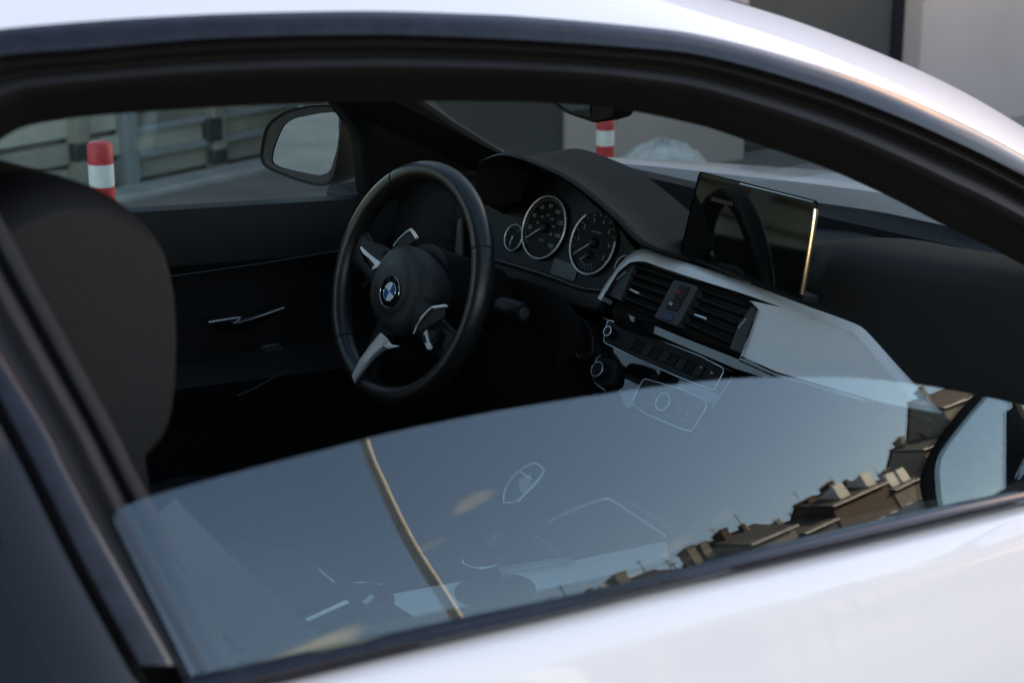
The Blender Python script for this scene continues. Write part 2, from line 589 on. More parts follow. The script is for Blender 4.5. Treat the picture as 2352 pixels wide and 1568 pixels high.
tree('tallest olive tree beyond the fence, mirrored in the dash screen', -6, 15, 7.5, 3.2, 1)
tree('broad olive tree beyond the fence, rearmost of the row', -13, 14, 6.5, 3.6, 2)
tree('small rounded tree beyond the fence, nearest the front of the car', -.5, 17, 5.5, 2.8, 3)
tree('bushy tree with a low crown beyond the fence, between the tallest and the broad one', -9.5, 18, 6.5, 3.4, 4)
tree('slender tree behind the broad olive tree, farthest to the rear', -19, 17, 7.0, 2.8, 5)

# building to the front left; its bulk keeps the low sun off the car
bld = thing('building', 'grey plastered building with dark recessed doors seen beyond the bonnet', 'building', (6.0, 9.0, LOW))
BY = 9.0
xe = [6.0, onY(1300, 300, BY)[0], onY(1708, 340, BY)[0], onY(2118, 60, BY)[0]]
HT, DT = 9.5, 2.0
part_at(MB().abox((6.0, BY + .35, LOW), (7.8, BY + .7, HT)), 'core', M_PLASTER, bld)
part_at(MB().abox((7.8, BY + .35, LOW), (44, BY + 10, HT)), 'core', M_PLASTER, bld)
part_at(MB().abox((xe[1], BY, LOW), (xe[2], BY + .35, HT)), 'wall', M_PLASTER, bld)
part_at(MB().abox((xe[3], BY, LOW), (44, BY + .35, HT)), 'wall', M_PLASTER, bld)
part_at(MB().abox((6.0, BY, DT), (xe[1], BY + .35, HT)), 'lintel_wall', M_PLASTER, bld)
part_at(MB().abox((xe[2], BY, DT), (xe[3], BY + .35, HT)), 'lintel_wall', M_PLASTER, bld)
for a, b, r in ((6.02, xe[1], .03), (xe[2], xe[3], .22)):
    d = part_at(MB().abox((a + .01, BY + r, LOW + .02), (b - .01, BY + r + .06, DT)), 'door', M_DOORDK, bld)
    w = (b - a)
    for c0, c1 in ((a + .01, a + .1), (b - .16, b - .012))[:1 if a < 7 else 2]:
        q = MB().abox((c0, BY + r - .025, LOW + .02), (c1, BY + r - .001, DT))
        q.v = [tuple(np.array(v) - np.array(bld.location)) for v in q.v]
        q.build('door_frame_and_shadow', M_GLOSS, d, bevel=.006)  # right-hand strip of the second door stands in black for the frame's shadow
part_at(MB().abox((7.7, BY - .12, HT), (44.1, BY + 10.1, HT + .25)), 'roof', M_DOORDK, bld, bevel=.03)


def bollard(label, px, y_top, h, bands):
    d = ray(px, y_top)
    p = CAM_P + d * h / math.hypot(d[0], d[1])
    zt = p[2]
    t = thing('striped_bollard', label, 'bollard', (p[0], p[1], 0), 'red and white parking bollards')
    mw, mr = mat('bollard_white', (.62, .63, .60), .45, vary=.1, vscale=30), mat('bollard_red', (.42, .022, .028), .5, vary=.18, vscale=25)
    r, z, k = .0285, zt, 0
    prof0 = [(r * .45, 0), (r * .85, -.003), (r, -.010)]
    while z > .02:
        bh = min(bands, z)
        pr = [(r, z), (r, z - bh)] if k else [(r * .3, z)] + [(a, z + b) for a, b in prof0] + [(r, z - bh)]
        MB().lathe((0, 0, 0), (0, 0, 1), (1, 0, 0), pr, 24).build('red_band' if k % 2 == 0 else 'white_band', mr if k % 2 == 0 else mw, t)
        z -= bh; k += 1
    MB().lathe((0, 0, 0), (0, 0, 1), (1, 0, 0), [(.06, 0), (.06, .008), (.03, .012)], 20).build('base_plate', M_POST, t)


bollard('red and white striped bollard behind the dark headrest, near the fence', 228, 324, 4.2, .0515)
bollard('red and white striped bollard under the rear view mirror, beyond the bonnet', 1391, 262, 5.7, .049)

# pale heap beyond the bonnet
d = ray(1520, 325); hp = CAM_P + d * 12.0 / math.hypot(d[0], d[1])
heap = MB()
rr_ = np.random.RandomState(5)
rows = []
for i in range(15):
    t = i / 14
    row = []
    for j in range(48):
        q = 2 * math.pi * j / 48
        w = 1 + .05 * math.sin(5 * q + 2 * t) + .035 * math.sin(11 * q + 5 * t) + .02 * rr_.randn()
        R_ = (.02 + .50 * math.sin(t * math.pi / 2) ** 1.15) * w
        row.append((R_ * math.cos(q), .75 * R_ * math.sin(q), (hp[2] - LOW) * math.cos(t * math.pi / 2) ** .8 * (1 + .02 * rr_.randn())))
    rows.append(row)
heap.loft(rows, True).add(rows[0], [tuple(range(48))])
hm = mat('pale_sheeting', (.52, .50, .45), .75, vary=.25, vscale=6, bump=.6, bscale=14, stretch=(1, 1, 4))
ho = heap.build('covered_heap', hm, ang=80)
ho.location = (hp[0], hp[1], LOW)
tag(ho, 'pale grey sheeted heap beyond the bonnet right of the striped bollard', 'heap')


# ------------------------------------------------------------------ the street on the camera's side (seen in the window glass)
M_BRICK = mat('brown_brick', (.085, .055, .04), .85, vary=.25, vscale=8)
M_CREAM = mat('cream_render', (.25, .23, .195), .85, vary=.08, vscale=2)
M_ROOF = mat('grey_slate', (.075, .075, .07), .8, vary=.25, vscale=3)
M_ROOFT = mat('brown_tile', (.085, .065, .05), .8, vary=.25, vscale=3)
M_WIN = mat('house_window', (.03, .035, .04), .1)
M_FRAMEW = mat('window_frame_white', (.62, .62, .60), .6)


def house(label, x0, x1, eave, ridge, wm, rm, chim=(), dormer=None, y=-48, depth=6, over=.35, base=0, cm=None, cw=.5):
    t = thing('townhouse', label, 'house', ((x0 + x1) / 2, y - depth / 2, base), 'townhouses across the street')
    part_at(MB().abox((x0, y - depth, base), (x1, y, eave)), 'wall', wm, t)
    yc = y - depth / 2
    rb = MB()
    for e in (1, -1):
        ye = yc + e * (depth / 2 + over)
        rb.prism([(x0 - .2, ye, eave - .15), (x0 - .2, yc, ridge + .0), (x1 + .2, yc, ridge + .0), (x1 + .2, ye, eave - .15)], (0, 0, -.22))
    roof = part_at(rb, 'roof', rm, t)
    for xx in (x0 + .002, x1 - .252):
        part_at(MB().prism([(xx, y - .02, eave), (xx, yc, ridge - .25), (xx, y - depth + .02, eave)], (.25, 0, 0)), 'gable', wm, t)
    for cx, h in chim:
        o = part_at(MB().abox((cx - cw, yc - .2, eave), (cx + cw, yc + .8, ridge + h)).abox((cx - cw - .08, yc - .28, ridge + h), (cx + cw + .08, yc + .88, ridge + h + .18)),
                    'chimney', cm or M_CREAM, t)
    r_ = random.Random(int(x0 * 10))
    for k in range(3):
        cx = x0 + .6 + r_.random() * (x1 - x0 - 1.2); h_ = .7 + r_.random() * 1.1
        part_at(MB().abox((cx - .03, yc - .03, ridge - .3), (cx + .03, yc + .03, ridge + h_)).abox((cx - .45, yc - .02, ridge + h_ * .8), (cx + .45, yc + .02, ridge + h_ * .8 + .05)), 'aerial', M_DOORDK, t)
    for k in range(2):
        cx = x0 + .8 + r_.random() * (x1 - x0 - 1.6); w_ = .18 + .12 * r_.random(); h_ = .25 + .35 * r_.random()
        part_at(MB().abox((cx - w_, yc + .1, ridge - .6), (cx + w_, yc + .1 + 2 * w_, ridge + h_)), 'flue', r_.choice([M_FRAMEW, M_BRICK, cm or M_CREAM]), t)
    part_at(MB().abox((x0 - .2, y + over - .02, eave - .32), (x1 + .2, y + over + .1, eave - .16)), 'gutter', M_FRAMEW, t)
    part_at(MB().abox((x0 - .15, yc - .14, ridge - .04), (x1 + .15, yc + .14, ridge + .1)), 'ridge_tiles', M_BRICK, t)
    nx = max(2, int((x1 - x0) / 2.2)); nzr = max(2, int((eave - base) / 3))
    for j in range(nzr):
        for i in range(nx):
            cx = x0 + (i + .5) * (x1 - x0) / nx; cz = base + 1.7 + j * 3.0
            if cz + .8 > eave: continue
            f = part_at(MB().abox((cx - .6, y + .003, cz - .8), (cx + .6, y + .07, cz + .8)), 'window', M_FRAMEW, t)
            q = MB().abox((cx - .5, y + .072, cz - .7), (cx + .5, y + .09, cz + .7)); q.v = [tuple(np.array(v) - np.array(t.location)) for v in q.v]
            q.build('pane', M_WIN, f)
    if dormer:
        for cx in dormer:
            part_at(MB().abox((cx - .8, yc + .6, eave), (cx + .8, y - .3, eave + 1.9)), 'dormer', M_FRAMEW, t)
    return t


house('cream house with a flat grey roof line, lowest in the window reflection', 41.0, 50.4, 14.3, 16.3, M_CREAM, M_ROOF, [(46.9, .5)])
house('narrow house with two pale chimney stacks in the window reflection', 50.9, 56.2, 13.6, 15.5, M_CREAM, M_ROOF, [(53.9, 1.3), (55.3, 1.2)], cw=.42)
house('gabled cream house with one dark chimney in the window reflection', 56.8, 62.4, 14.4, 16.8, M_CREAM, M_ROOF, [(58.0, .35)], cm=M_BRICK, cw=.4)
house('low brown roofed house beside the gabled house in the window reflection', 63.0, 67.6, 13.4, 15.8, M_BRICK, M_ROOFT, [])
house('brick house with white dormers under a brown roof in the window reflection', 68.2, 77.4, 14.7, 17.1, M_BRICK, M_ROOFT, [(69.6, -.2), (73.4, .5)], (71.3, 76.0), cm=M_BRICK)
house('pale house with a low dormer right of the brick house in the window reflection', 78.0, 83.6, 13.6, 16.0, M_CREAM, M_ROOF, [(83.0, .5)], (79.6, 81.8))
house('tall pale house beside the door mirror in the window reflection', 87.0, 94.5, 16.3, 18.7, M_CREAM, M_ROOF, [(89, .6)])
house('tallest cream house at the corner of the window reflection', 96.5, 112, 20.0, 23.4, M_CREAM, M_ROOFT, [(100, .9)])
gar = thing('garage_block', 'long low dark garage block in front of the houses in the window reflection', 'garage', (36, -24, 0))
part_at(MB().abox((24, -28, 0), (50, -24, 5.3)), 'wall', M_BRICK, gar)
for i in range(14):
    part_at(MB().abox((24.4 + 1.8 * i, -23.998, .05), (25.8 + 1.8 * i, -23.93, 2.6)), 'door', M_DOORDK, gar)
part_at(MB().prism([(23.7, -23.6, 5.2), (23.7, -26, 6.5), (50.3, -26, 6.5), (50.3, -23.6, 5.2)], (0, 0, -.15)).prism(
    [(23.7, -28.4, 5.2), (23.7, -26, 6.5), (50.3, -26, 6.5), (50.3, -28.4, 5.2)], (0, 0, -.15)), 'roof', M_DOORDK, gar)

lp = thing('lamp_post', 'pale lamp post mirrored as a thin curved line in the lowered window', 'lamp post', (4.395, -8.11, 0))
lm = mat('lamp_post_paint', (.66, .62, .55), .55, vary=.1, vscale=6)
MB().lathe((0, 0, 0), (0, 0, 1), (1, 0, 0), [(.10, 0), (.10, .9), (.064, 1.0), (.058, 3.2)], 20).build('post', lm, lp, ang=50)
nk = smooth([(0, 0, 3.19), (0, 0, 3.7), (.0, 0, 4.3), (.04, 0, 4.75), (.13, 0, 5.3), (.28, 0, 5.95), (.58, 0, 6.6), (1.2, 0, 7.05), (1.8, 0, 7.2)], 40)
MB().tube(nk, list(np.linspace(.058, .038, 40)), 16, up=(0, 1, 0)).build('neck', lm, lp, ang=60)
MB().abox((1.7, -.13, 7.08), (2.35, .13, 7.2)).build('lamp_head', M_DOORDK, lp, bevel=.03)

# ================================================================== the car
car = thing('car', 'white coupe seen through its half lowered passenger window onto a black interior', 'car')

# photo curves around the door opening, top edges first
E0 = yx([(-260, 100), (0, 67), (220, 48), (440, 35), (623, 29), (861, 26), (1100, 33), (1185, 37), (1404, 55), (1606, 80), (1857, 145), (2040, 207), (2223, 289), (2352, 357), (2560, 478)])
E1 = yx([(-260, 178), (0, 134), (220, 117), (440, 97), (623, 89), (861, 85), (965, 87), (1185, 97), (1404, 111), (1606, 131), (1857, 198), (2040, 264), (2223, 344), (2352, 410), (2560, 527)])
H = yx([(-260, 520), (-120, 405), (-40, 348), (0, 322), (55, 292), (147, 274), (293, 260), (476, 248), (744, 237), (994, 233), (1236, 236), (1415, 250), (1606, 288), (1703, 319), (1893, 385), (2032, 447), (2186, 526), (2259, 560), (2352, 610), (2560, 730)])
WS = yx([(-260, -60), (0, -100), (500, -150), (900, -145), (1200, -112), (1450, -62), (1670, 0), (1857, 59), (2076, 146), (2223, 217), (2352, 293), (2560, 425)])
xs = np.linspace(-260, 2560, 142)


def band(fr, y0=E1, y1=H):
    return [[onside(x, y0(x) + f * (y1(x) - y0(x)), o) for x in xs] for f, o in fr]


def extend(rows, dist, n=6):
    """carry the front ends of lofted rows on along their own direction, down the windscreen pillar"""
    o = []
    for r in rows:
        r = [np.array(p) for p in r]
        t = unit(r[-1] - r[-8])
        o.append(r + [r[-1] + t * dist * k / n + np.array([0, 0, -.010]) * (k / n) ** 2 for k in range(1, n + 1)])
    return o


# roof: from the trim up over the rail to the crown and down the far side
r0 = [onside(x, E0(x), -.001) for x in xs]
r1 = [onside(x, E0(x) * .86 + WS(x) * .14, .002) for x in xs]
r2 = [onside(x, E0(x) * .5 + WS(x) * .5, .016) for x in xs]
r3 = [onside(x, E0(x) * .15 + WS(x) * .85, .042) for x in xs]
r4 = [onside(x, WS(x), .070) for x in xs]
rail = extend([r0, r1, r2, r3, r4], .78, 10)
nx_ = len(rail[0])
hx = -.27                                              # windscreen header
rm = MB().loft(rail)
rm.loft([[np.array((p[0], -p[1], p[2])) for p in r if p[0] < -.03] for r in [[q for q in r_] for r_ in rail]]) if False else None
nf_ = min(sum(1 for p in r if p[0] < -.03) for r in rail)
rm.loft([[np.array((p[0], -p[1], p[2])) for p in r[:nf_]] for r in rail])
edge = rail[-1]
ih = max(i for i in range(nx_) if edge[i][0] < hx)
crown = []
for f in np.linspace(0, 1, 17):
    row = []
    for p in edge[:ih + 1]:
        yy = p[1] + f * (-2 * p[1])
        row.append((p[0], yy, p[2] + .045 * (1 - (2 * f - 1) ** 2)))
    crown.append(row)
rm.loft(crown)
roof = rm.build('roof', M_WHITE, car, ang=60, clean=True)
back_x = edge[0][0]

rw = []
for f in np.linspace(0, 1, 7):
    rw.append([(row[0][0] - 1.15 * f, row[0][1] * (1 - .08 * f), row[0][2] - .30 * f ** 1.5) for row in crown])
MB().loft(rw).build('rear_window', M_QGLASS, car, ang=60)
# gloss black strip under the rail
tr = extend(band([(0, 0)], E0, E1) + [[onside(x, E0(x) + f * (E1(x) - E0(x)), o) for x in xs] for f, o in ((.08, -.003), (.5, -.006), (.9, -.003), (1.0, .004))], .78, 10)
MB().loft(tr).build('window_trim', M_GLOSS, car, ang=60)
MB().loft(extend(band([(0, .004), (.03, .014), (.08, .010), (.12, .004), (.16, .014), (.24, .034), (.30, .034)]), .78, 10)).build('rubber_channel', M_RUBBER, car, ang=60)
MB().loft(extend(band([(.26, .036), (.30, .026), (.36, .016), (.44, .014), (.50, .020), (.56, .036), (.60, .048)]), .78, 10)).build('door_seal', M_SEAL, car, ang=60)
pl = extend(band([(.56, .046), (.62, .05), (.75, .062), (.90, .078), (1.0, .090)]), .78, 10)
pl.append([p + np.array((0, .02, .02)) for p in pl[-1]])
pl.append([p + np.array((0, .04, .045)) for p in pl[-2]])
MB().loft(pl).build('pillar_lining', M_PILLAR, car, ang=60)
MB().loft([[(p[0], -p[1], p[2]) for p in r] for r in pl]).build('pillar_lining', M_PILLAR, car, ang=60)
# headliner under the roof skin
hl = []
src = pl[-1]
ihl = max(i for i in range(len(src)) if src[i][0] < hx + .05)
for f in np.linspace(0, 1, 9):
    hl.append([(p[0], p[1] * (1 - 2 * f), p[2] + .012 * (1 - (2 * f - 1) ** 2)) for p in src[:ihl + 1]])
MB().loft(hl).build('headliner', M_HEAD, car)

# ---- pillar behind the door: photo curves x(y)
pA = xy([(-160, 190), (7, 508), (100, 684), (267, 993), (304, 1071), (342, 1142), (560, 1560), (640, 1720)])
pB = xy([(-200, 230), (0, 603), (110, 800), (216, 993), (256, 1071), (293, 1146), (505, 1560), (590, 1720)])
pC = xy([(-300, 262), (-108, 603), (0, 801), (117, 993), (154, 1071), (249, 1250), (407, 1530), (500, 1700)])
pD = xy([(-330, 330), (-170, 603), (0, 925), (29, 982), (77, 1071), (183, 1286), (326, 1546), (410, 1700)])
ys = np.linspace(330, 1600, 70)


def pband(fr, c0, c1, yy=ys):
    return [[onside(c0(y) + f * (c1(y) - c0(y)), y, o) for y in yy] for f, o in fr]


yt = ys[ys < 1541]
MB().loft(pband([(0, .012), (.03, -.001), (.1, -.005), (.8, -.006), (.95, -.002), (1, .012)], pD, pC, yt)).build('pillar_trim', M_GLOSS, car, ang=50)
MB().loft(pband([(0, .012), (.12, .016), (.35, .020), (.62, .012), (.80, .014), (.93, .026), (1.0, .042)], pC, pB)).build('pillar_seal', M_SEAL, car, ang=60)
MB().loft(pband([(-.1, .042), (.12, .034), (.4, .020), (.7, .018), (.9, .026), (1.0, .05), (1.04, .12), (.6, .26)], pB, pA)).build('door_seal', M_SEAL, car, ang=60)
pE = lambda y: pD(y) - 17
MB().loft([[onside(pE(y) - 4, y, .010) for y in ys], [onside(pE(y) + 6, y, .016) for y in ys], [onside(pD(y) + 4, y, .012) for y in ys]]).build('pillar_gap', M_RUBBER, car)
MB().loft([[onside(pE(y) - f * 900 - (1 - f) * 0, y, o) for y in ys] for f, o in ((0, .012), (.004, .001), (.012, -.002), (.3, -.002), (.6, -.002), (1, -.001))]).build('quarter_window', M_QGLASS, car, ang=60)

# ---- door skin, belt moulding and the half lowered pane
MT = yx([(300, 1592), (447, 1557), (745, 1492), (1056, 1424), (1331, 1366), (1606, 1300), (1724, 1268), (1973, 1209), (2179, 1163), (2352, 1127), (2560, 1082)])
MBm = yx([(300, 1650), (447, 1614), (652, 1568), (745, 1545), (1038, 1474), (1331, 1404), (1490, 1364), (1783, 1297), (2076, 1228), (2352, 1160), (2560, 1108)])
xb = np.linspace(420, 2560, 90)
door = MB()
base = [onside(x, MBm(x), .004) for x in xb]
sec = [(0, 0), (-.006, -.0015), (-.013, -.006), (-.020, -.016), (-.026, -.030), (-.030, -.045), (-.036, -.062), (-.049, -.10), (-.070, -.18), (-.080, -.27), (-.076, -.36), (-.055, -.45), (-.02, -.52), (.08, -.60)]
rows = [[p + np.array((0, a, b)) for p in base] for a, b in sec]
dr = door.loft(rows).build('door', M_WHITE, car, ang=60)
MB().loft([[r[0] + np.array((-.003, 0, 0)), r[0] + np.array((-.45, .01, .02)), r[0] + np.array((-.95, .06, .03))] for r in rows]).build('quarter_panel', M_WHITE, car, ang=60)
MB().loft([[r[-1] + np.array((.004 + q, .002 + .05 * q * q, -.055 * q)) for q in (0, .2, .5, .8, 1.1, 1.35)] for r in rows]).build('front_wing', M_WHITE, car, ang=60)
mo = [[onside(x, MT(x) + f * (MBm(x) - MT(x)), o) for x in xb] for f, o in ((-.12, .010), (0, .001), (.12, -.006), (.4, -.010), (.7, -.010), (.86, -.007), (.9, -.002), (.93, -.006), (1.0, -.003), (1.03, .006))]
MB().loft(mo).build('belt_moulding', M_GLOSS, dr, ang=50)

GT = np.array([(262, 1195), (264, 1180), (272, 1169), (284, 1163), (300, 1157), (342, 1141), (450, 1110), (550, 1083), (733, 1036), (861, 1003), (1000, 972), (1150, 943), (1292, 919), (1490, 890), (1673, 870), (1760, 866), (1857, 865), (1950, 867), (2040, 874), (2130, 886), (2223, 903), (2352, 931), (2560, 985)], float)
ct = np.r_[0, np.cumsum(np.linalg.norm(np.diff(GT, axis=0), axis=1))]
ss = np.r_[np.linspace(0, .03, 14)[:-1], np.linspace(.03, 1, 110)]
gtop = np.c_[np.interp(ss * ct[-1], ct, smooth(GT, len(GT))[:, 0]), np.interp(ss * ct[-1], ct, GT[:, 1])]
sm = smooth(GT, 600); cs = np.r_[0, np.cumsum(np.linalg.norm(np.diff(sm, axis=0), axis=1))]
gtop = np.c_[np.interp(ss * cs[-1], cs, sm[:, 0]), np.interp(ss * cs[-1], cs, sm[:, 1])]
gb_x = 446 + (2560 - 446) * (gtop[:, 0] - 262) / (2560 - 262)
gbot = np.c_[gb_x, [MT(x) + 12 for x in gb_x]]


def gside(o): return [[onside(*(gtop[i] * (1 - t) + gbot[i] * t), o) for i in range(len(ss))] for t in np.linspace(0, 1, 28)]


ga, gb2 = gside(.012), gside(.016)
pane = MB().loft(ga).loft(gb2)
for r, q in ((ga[0], gb2[0]), (ga[-1], gb2[-1])): pane.loft([r, q])
pane.loft([[r[0] for r in ga], [r[0] for r in gb2]]).loft([[r[-1] for r in ga], [r[-1] for r in gb2]])
pane.build('window_glass', M_GLASS, dr, ang=40, clean=True)
# inner door card below the sill
ib = [onside(x, MT(x), .05) for x in xb]
MB().loft([[p + np.array((0, a, b)) for p in ib] for a, b in ((-.03, -.01), (0, .004), (.03, -.004), (.045, -.03), (.055, -.2), (.06, -.5))]).build('door_card', M_DASH, dr, ang=50)

# ---- windscreen between the pillars, bonnet, scuttle
je = [i for i in range(nx_) if edge[i][0] >= hx]
wsg = MB()
L0 = [np.array(edge[i]) for i in je]
FARL = smooth([np.array((L0[0][0], -L0[0][1], L0[0][2])), (.0, .64, 1.165), onY(985, 232, .735), onY(1050, 280, .735), onY(1110, 318, .735), onY(1167, 353, .735), onY(1167, 353, .735) * 2.2 - onY(1110, 318, .735) * 1.2], len(L0))
rowsw = []
for f in np.linspace(0, 1, 21):
    b = 1 - (2 * f - 1) ** 2
    rowsw.append([p * (1 - f) + q * f + np.array((.10 * b * (k / (len(L0) - 1)) ** .6, 0, .045 * b)) for k, (p, q) in enumerate(zip(L0, FARL))])
ws = MB().loft(rowsw).build('windscreen', M_WSCREEN, car, ang=60)

bl = smooth([(1300, 366), (1340, 369), (1500, 382), (1700, 404), (1880, 424), (2040, 446), (2200, 474), (2400, 520)], 40)
hb = [onX(x, y, .70 - .10 * ((k - 12) / 30) ** 2) for k, (x, y) in enumerate(bl)]
hb = [p for p in hb if p[1] > .04]
hb = hb + [p * np.array((1, -1, 1)) for p in hb[::-1]]
hood = []
for a, b in ((0, -.03), (.0, 0), (.015, .003), (.10, -.007), (.3, -.036), (.6, -.085), (.9, -.15), (1.1, -.21), (1.25, -.30)):
    hood.append([p + np.array((a, 0, b)) for p in hb])
MB().loft(hood).build('bonnet', M_WHITE, car, ang=60)
MB().loft([[p + np.array((-.0, 0, -.03)) for p in hb], [p + np.array((-.05, 0, -.05)) for p in hb], [p + np.array((-.16, 0, -.07)) for p in hb]]).build('scuttle', M_DARK, car)
for a, b in (((.65, .55, .80), (.66, -.05, .815)), ((.645, .0, .80), (.66, -.5, .82))):
    MB().tube([a, (np.array(a) + np.array(b)) / 2 + np.array((.02, 0, .012)), b], .007, 8).build('wiper', M_DARK, car)

# ---- far side of the cabin
far_n = unit((0, -1, .0))
FD = .70
fd = MB()
top = [onY(x, y, FD + .02) for x, y in ((-420, 534), (100, 500), (355, 485), (600, 470), (850, 455), (1040, 444))]
rowsd = [[p + np.array((0, a, b)) for p in top] for a, b in ((.06, -.01), (.02, .004), (0, 0), (-.015, -.03), (-.018, -.085), (-.004, -.10), (.004, -.13), (.004, -.24), (-.03, -.262), (-.045, -.275), (-.03, -.31), (.0, -.36), (0, -.6))]
fdo = fd.loft(rowsd).build('door', M_DOORIN, car, ang=40)
MB().loft([[p + np.array((0, a, b)) for p in top] for a, b in ((.09, -.02), (.10, -.3), (.08, -.6))]).build('door_skin', M_WHITE, fdo)
MB().tube([onY(x, y, FD - .002) for x, y in ((300, 645), (410, 632), (600, 605), (780, 575))], .0009, 6).build('trim_line', mat('dull_trim', (.05, .05, .055), .4, .5), fdo)
hm_ = MB()
hp_ = [(478, 739), (540, 729), (556, 728), (548, 740), (600, 724), (655, 705), (655, 709), (606, 728), (545, 744), (535, 743), (546, 734), (480, 742)]
pprism(hm_, hp_, (0, FD - .01, 0), far_n, 0, .012)
hm_.build('handle', M_SATIN, fdo, bevel=.001)
MB().prism([onY(x, y, FD - .004) for x, y in rnd([(500, 748), (548, 746), (640, 716), (640, 722), (560, 760), (505, 760)], 6)], (0, .012, 0)).build('handle_cup', M_PIANO, fdo)
for x, y in ((612, 797), (628, 795), (620, 804), (635, 802)):
    p = onY(x, y, FD - .045)
    MB().abox(p - np.array((.010, .006, .004)), p + np.array((.010, .006, .004))).build('switch', M_PLATE, fdo, bevel=.002)
MB().tube([onY(x, y, FD - .03) for x, y in ((545, 908), (575, 896), (620, 872), (662, 850))], .0016, 6).build('pocket_edge', mat('dull_trim', (.12, .12, .13), .35, .6), fdo)
fg = [onY(x, y, FD + .045) for x, y in ((-420, 534), (355, 485), (850, 455), (900, 452))]
fgl = [[p + np.array((0, -.0, -.02)) for p in fg], [np.array((p[0] - .12, .66, 1.10)) for p in fg], [np.array((p[0] - .25, .58, 1.31)) for p in fg]]
MB().loft(fgl).loft([[p + np.array((0, .004, 0)) for p in r] for r in fgl]).build('window_glass', M_GLASS, fdo, ang=50)

# far windscreen pillar and the mirror triangle
MB().prism([onY(x, y, .70) for x, y in ((690, 190), (830, 130), (985, 235), (1050, 280), (1110, 318), (1165, 352), (1200, 380), (1160, 440), (1040, 446), (850, 457), (842, 380), (834, 312), (780, 240))], (0, .05, 0)).build('far_pillar', M_HEAD, car, bevel=.012)
MB().prism([onY(x, y, .755) for x, y in ((700, 200), (830, 130), (975, 235), (1040, 282), (1100, 320), (1150, 352), (1150, 440), (1040, 446), (850, 450), (842, 380), (834, 312), (780, 245))], (0, .03, 0)).build('far_pillar_skin', M_WHITE, car)
MB().prism([onY(x, y, .705) for x, y in ((836, 310), (842, 380), (852, 456), (905, 452), (880, 380), (850, 318))], (0, .03, 0)).build('mirror_triangle', M_DARK, car, bevel=.004)


# ---- door mirrors
def mirror(flip, dx=0.0, dy=0.0, dz=0.0):
    p0, n = np.array((.14, .9, .92)), unit((-.955, -.29, .05))
    outl = rnd([(598, 352), (612, 285), (655, 254), (715, 240), (772, 238), (790, 262), (784, 335), (770, 412), (744, 432), (690, 418), (622, 392), (602, 378)], 22, 4)
    gl = rnd([(621, 374), (629, 335), (650, 287), (672, 273), (730, 261), (776, 257), (780, 285), (776, 332), (764, 388), (748, 404), (716, 402), (645, 386)], 14, 4)
    fr = pix(outl, p0, n)
    c = sum(fr) / len(fr)
    sh = np.array((dx, dy, dz))
    r_ = []
    for k, s_ in ((.0, .93), (-.004, .985), (.012, 1.0), (.04, 1.0), (.08, .93), (.11, .75), (.125, .4), (.128, .05)):
        r_.append([c + (p - c) * s_ - n * k + sh for p in fr])
    h = MB().loft(r_, True)
    m = h.build('door_mirror', M_DARK, car, ang=50, flip=flip)
    gi = [p + sh for p in pix(gl, p0, n, -.004)]
    MB().prism(gi, n * -.004).build('mirror_glass', M_MIRROR, m, flip=flip)
    bz = MB().loft([[p + sh for p in pix(gl, p0, n, -.002)], [c + (p - c) * .93 + sh for p in fr]][::-1] if len(gl) == len(outl) else [[c + (p - c) * .93 + sh for p in fr]] * 2, True)
    bz.build('mirror_bezel', M_RUBBER, m, flip=flip)
    a = onY(800, 420, .80) + sh
    MB().loft([[np.array(q) for q in ring] for ring in (
        [(.12, .80, .84), (.22, .80, .84), (.22, .80, .868), (.12, .80, .868)], [(.14, .72, .83), (.24, .72, .83), (.24, .72, .858), (.14, .72, .858)])], True).build('mirror_arm', M_RUBBER, m, bevel=.01, flip=flip)
    return m


mirror(False)
mirror(True, 0, .075, .022)


# ---- seats (side silhouettes given in the photo, built as padded solids)
def seat(name_root, front, y0, y1, ks=(1.0, .985, .995, .985, .93, .82)):
    """front: outline in the X-Z plane; pads swell towards the middle"""
    P = np.array(front, float)
    c = P.mean(0)
    rows = []
    for y, k in ((y0, .86), (y0 + (y1 - y0) * .03, .955), (y0 + (y1 - y0) * .10, 1.0), (y0 + (y1 - y0) * .25, ks[0]), (y0 + (y1 - y0) * .5, ks[1]), (y0 + (y1 - y0) * .75, ks[2]), (y0 + (y1 - y0) * .88, ks[3]), (y0 + (y1 - y0) * .96, ks[4]), (y1, ks[5])):
        rows.append([(c[0] + (p[0] - c[0]) * k, y, c[1] + (p[1] - c[1]) * k) for p in P])
    m = MB().loft(rows, True)
    for r in (rows[0], rows[-1]): m.add(r, [tuple(range(len(r)))])
    return m


SY = -.585
sil = [(-330, 700), (-260, 620), (-180, 550), (-90, 482), (0, 432), (90, 408), (170, 415), (245, 450), (308, 508), (345, 585), (362, 700), (363, 820), (354, 920), (334, 985), (286, 1040)]
so_ = [onY(x, y, SY + .045) for x, y in sil]
pr_ = [(p[0], p[2]) for p in smooth(so_, 40)]
e0, e1 = pr_[0], pr_[-1]
pr_ += [(e1[0] + .02, e1[1] - .20), (e1[0] + .06, e1[1] - .34), (e1[0] - .10, e1[1] - .40), (e0[0] + .02, e1[1] - .36)]
ps = seat('seat', pr_, SY, -.24, (1, .97, .92, .84, .72, .5))
ps_o = ps.build('seat', M_SEAT, car, ang=70)
for y_ in (-.30, -.46):
    pass
MB().tube([(pr_[0][0] - .02, -.38, pr_[0][1] - .05), (pr_[0][0] - .06, -.38, pr_[0][1] + .06)], .007, 8).build('headrest_post', M_CHROME, ps_o)
cu_ = seat('c', [(-.98, .50), (-.94, .30), (-.45, .32), (-.38, .42), (-.42, .50), (-.55, .515), (-.75, .50)], -.60, -.14)
cu_.build('seat_cushion', M_SEAT, ps_o, ang=70)
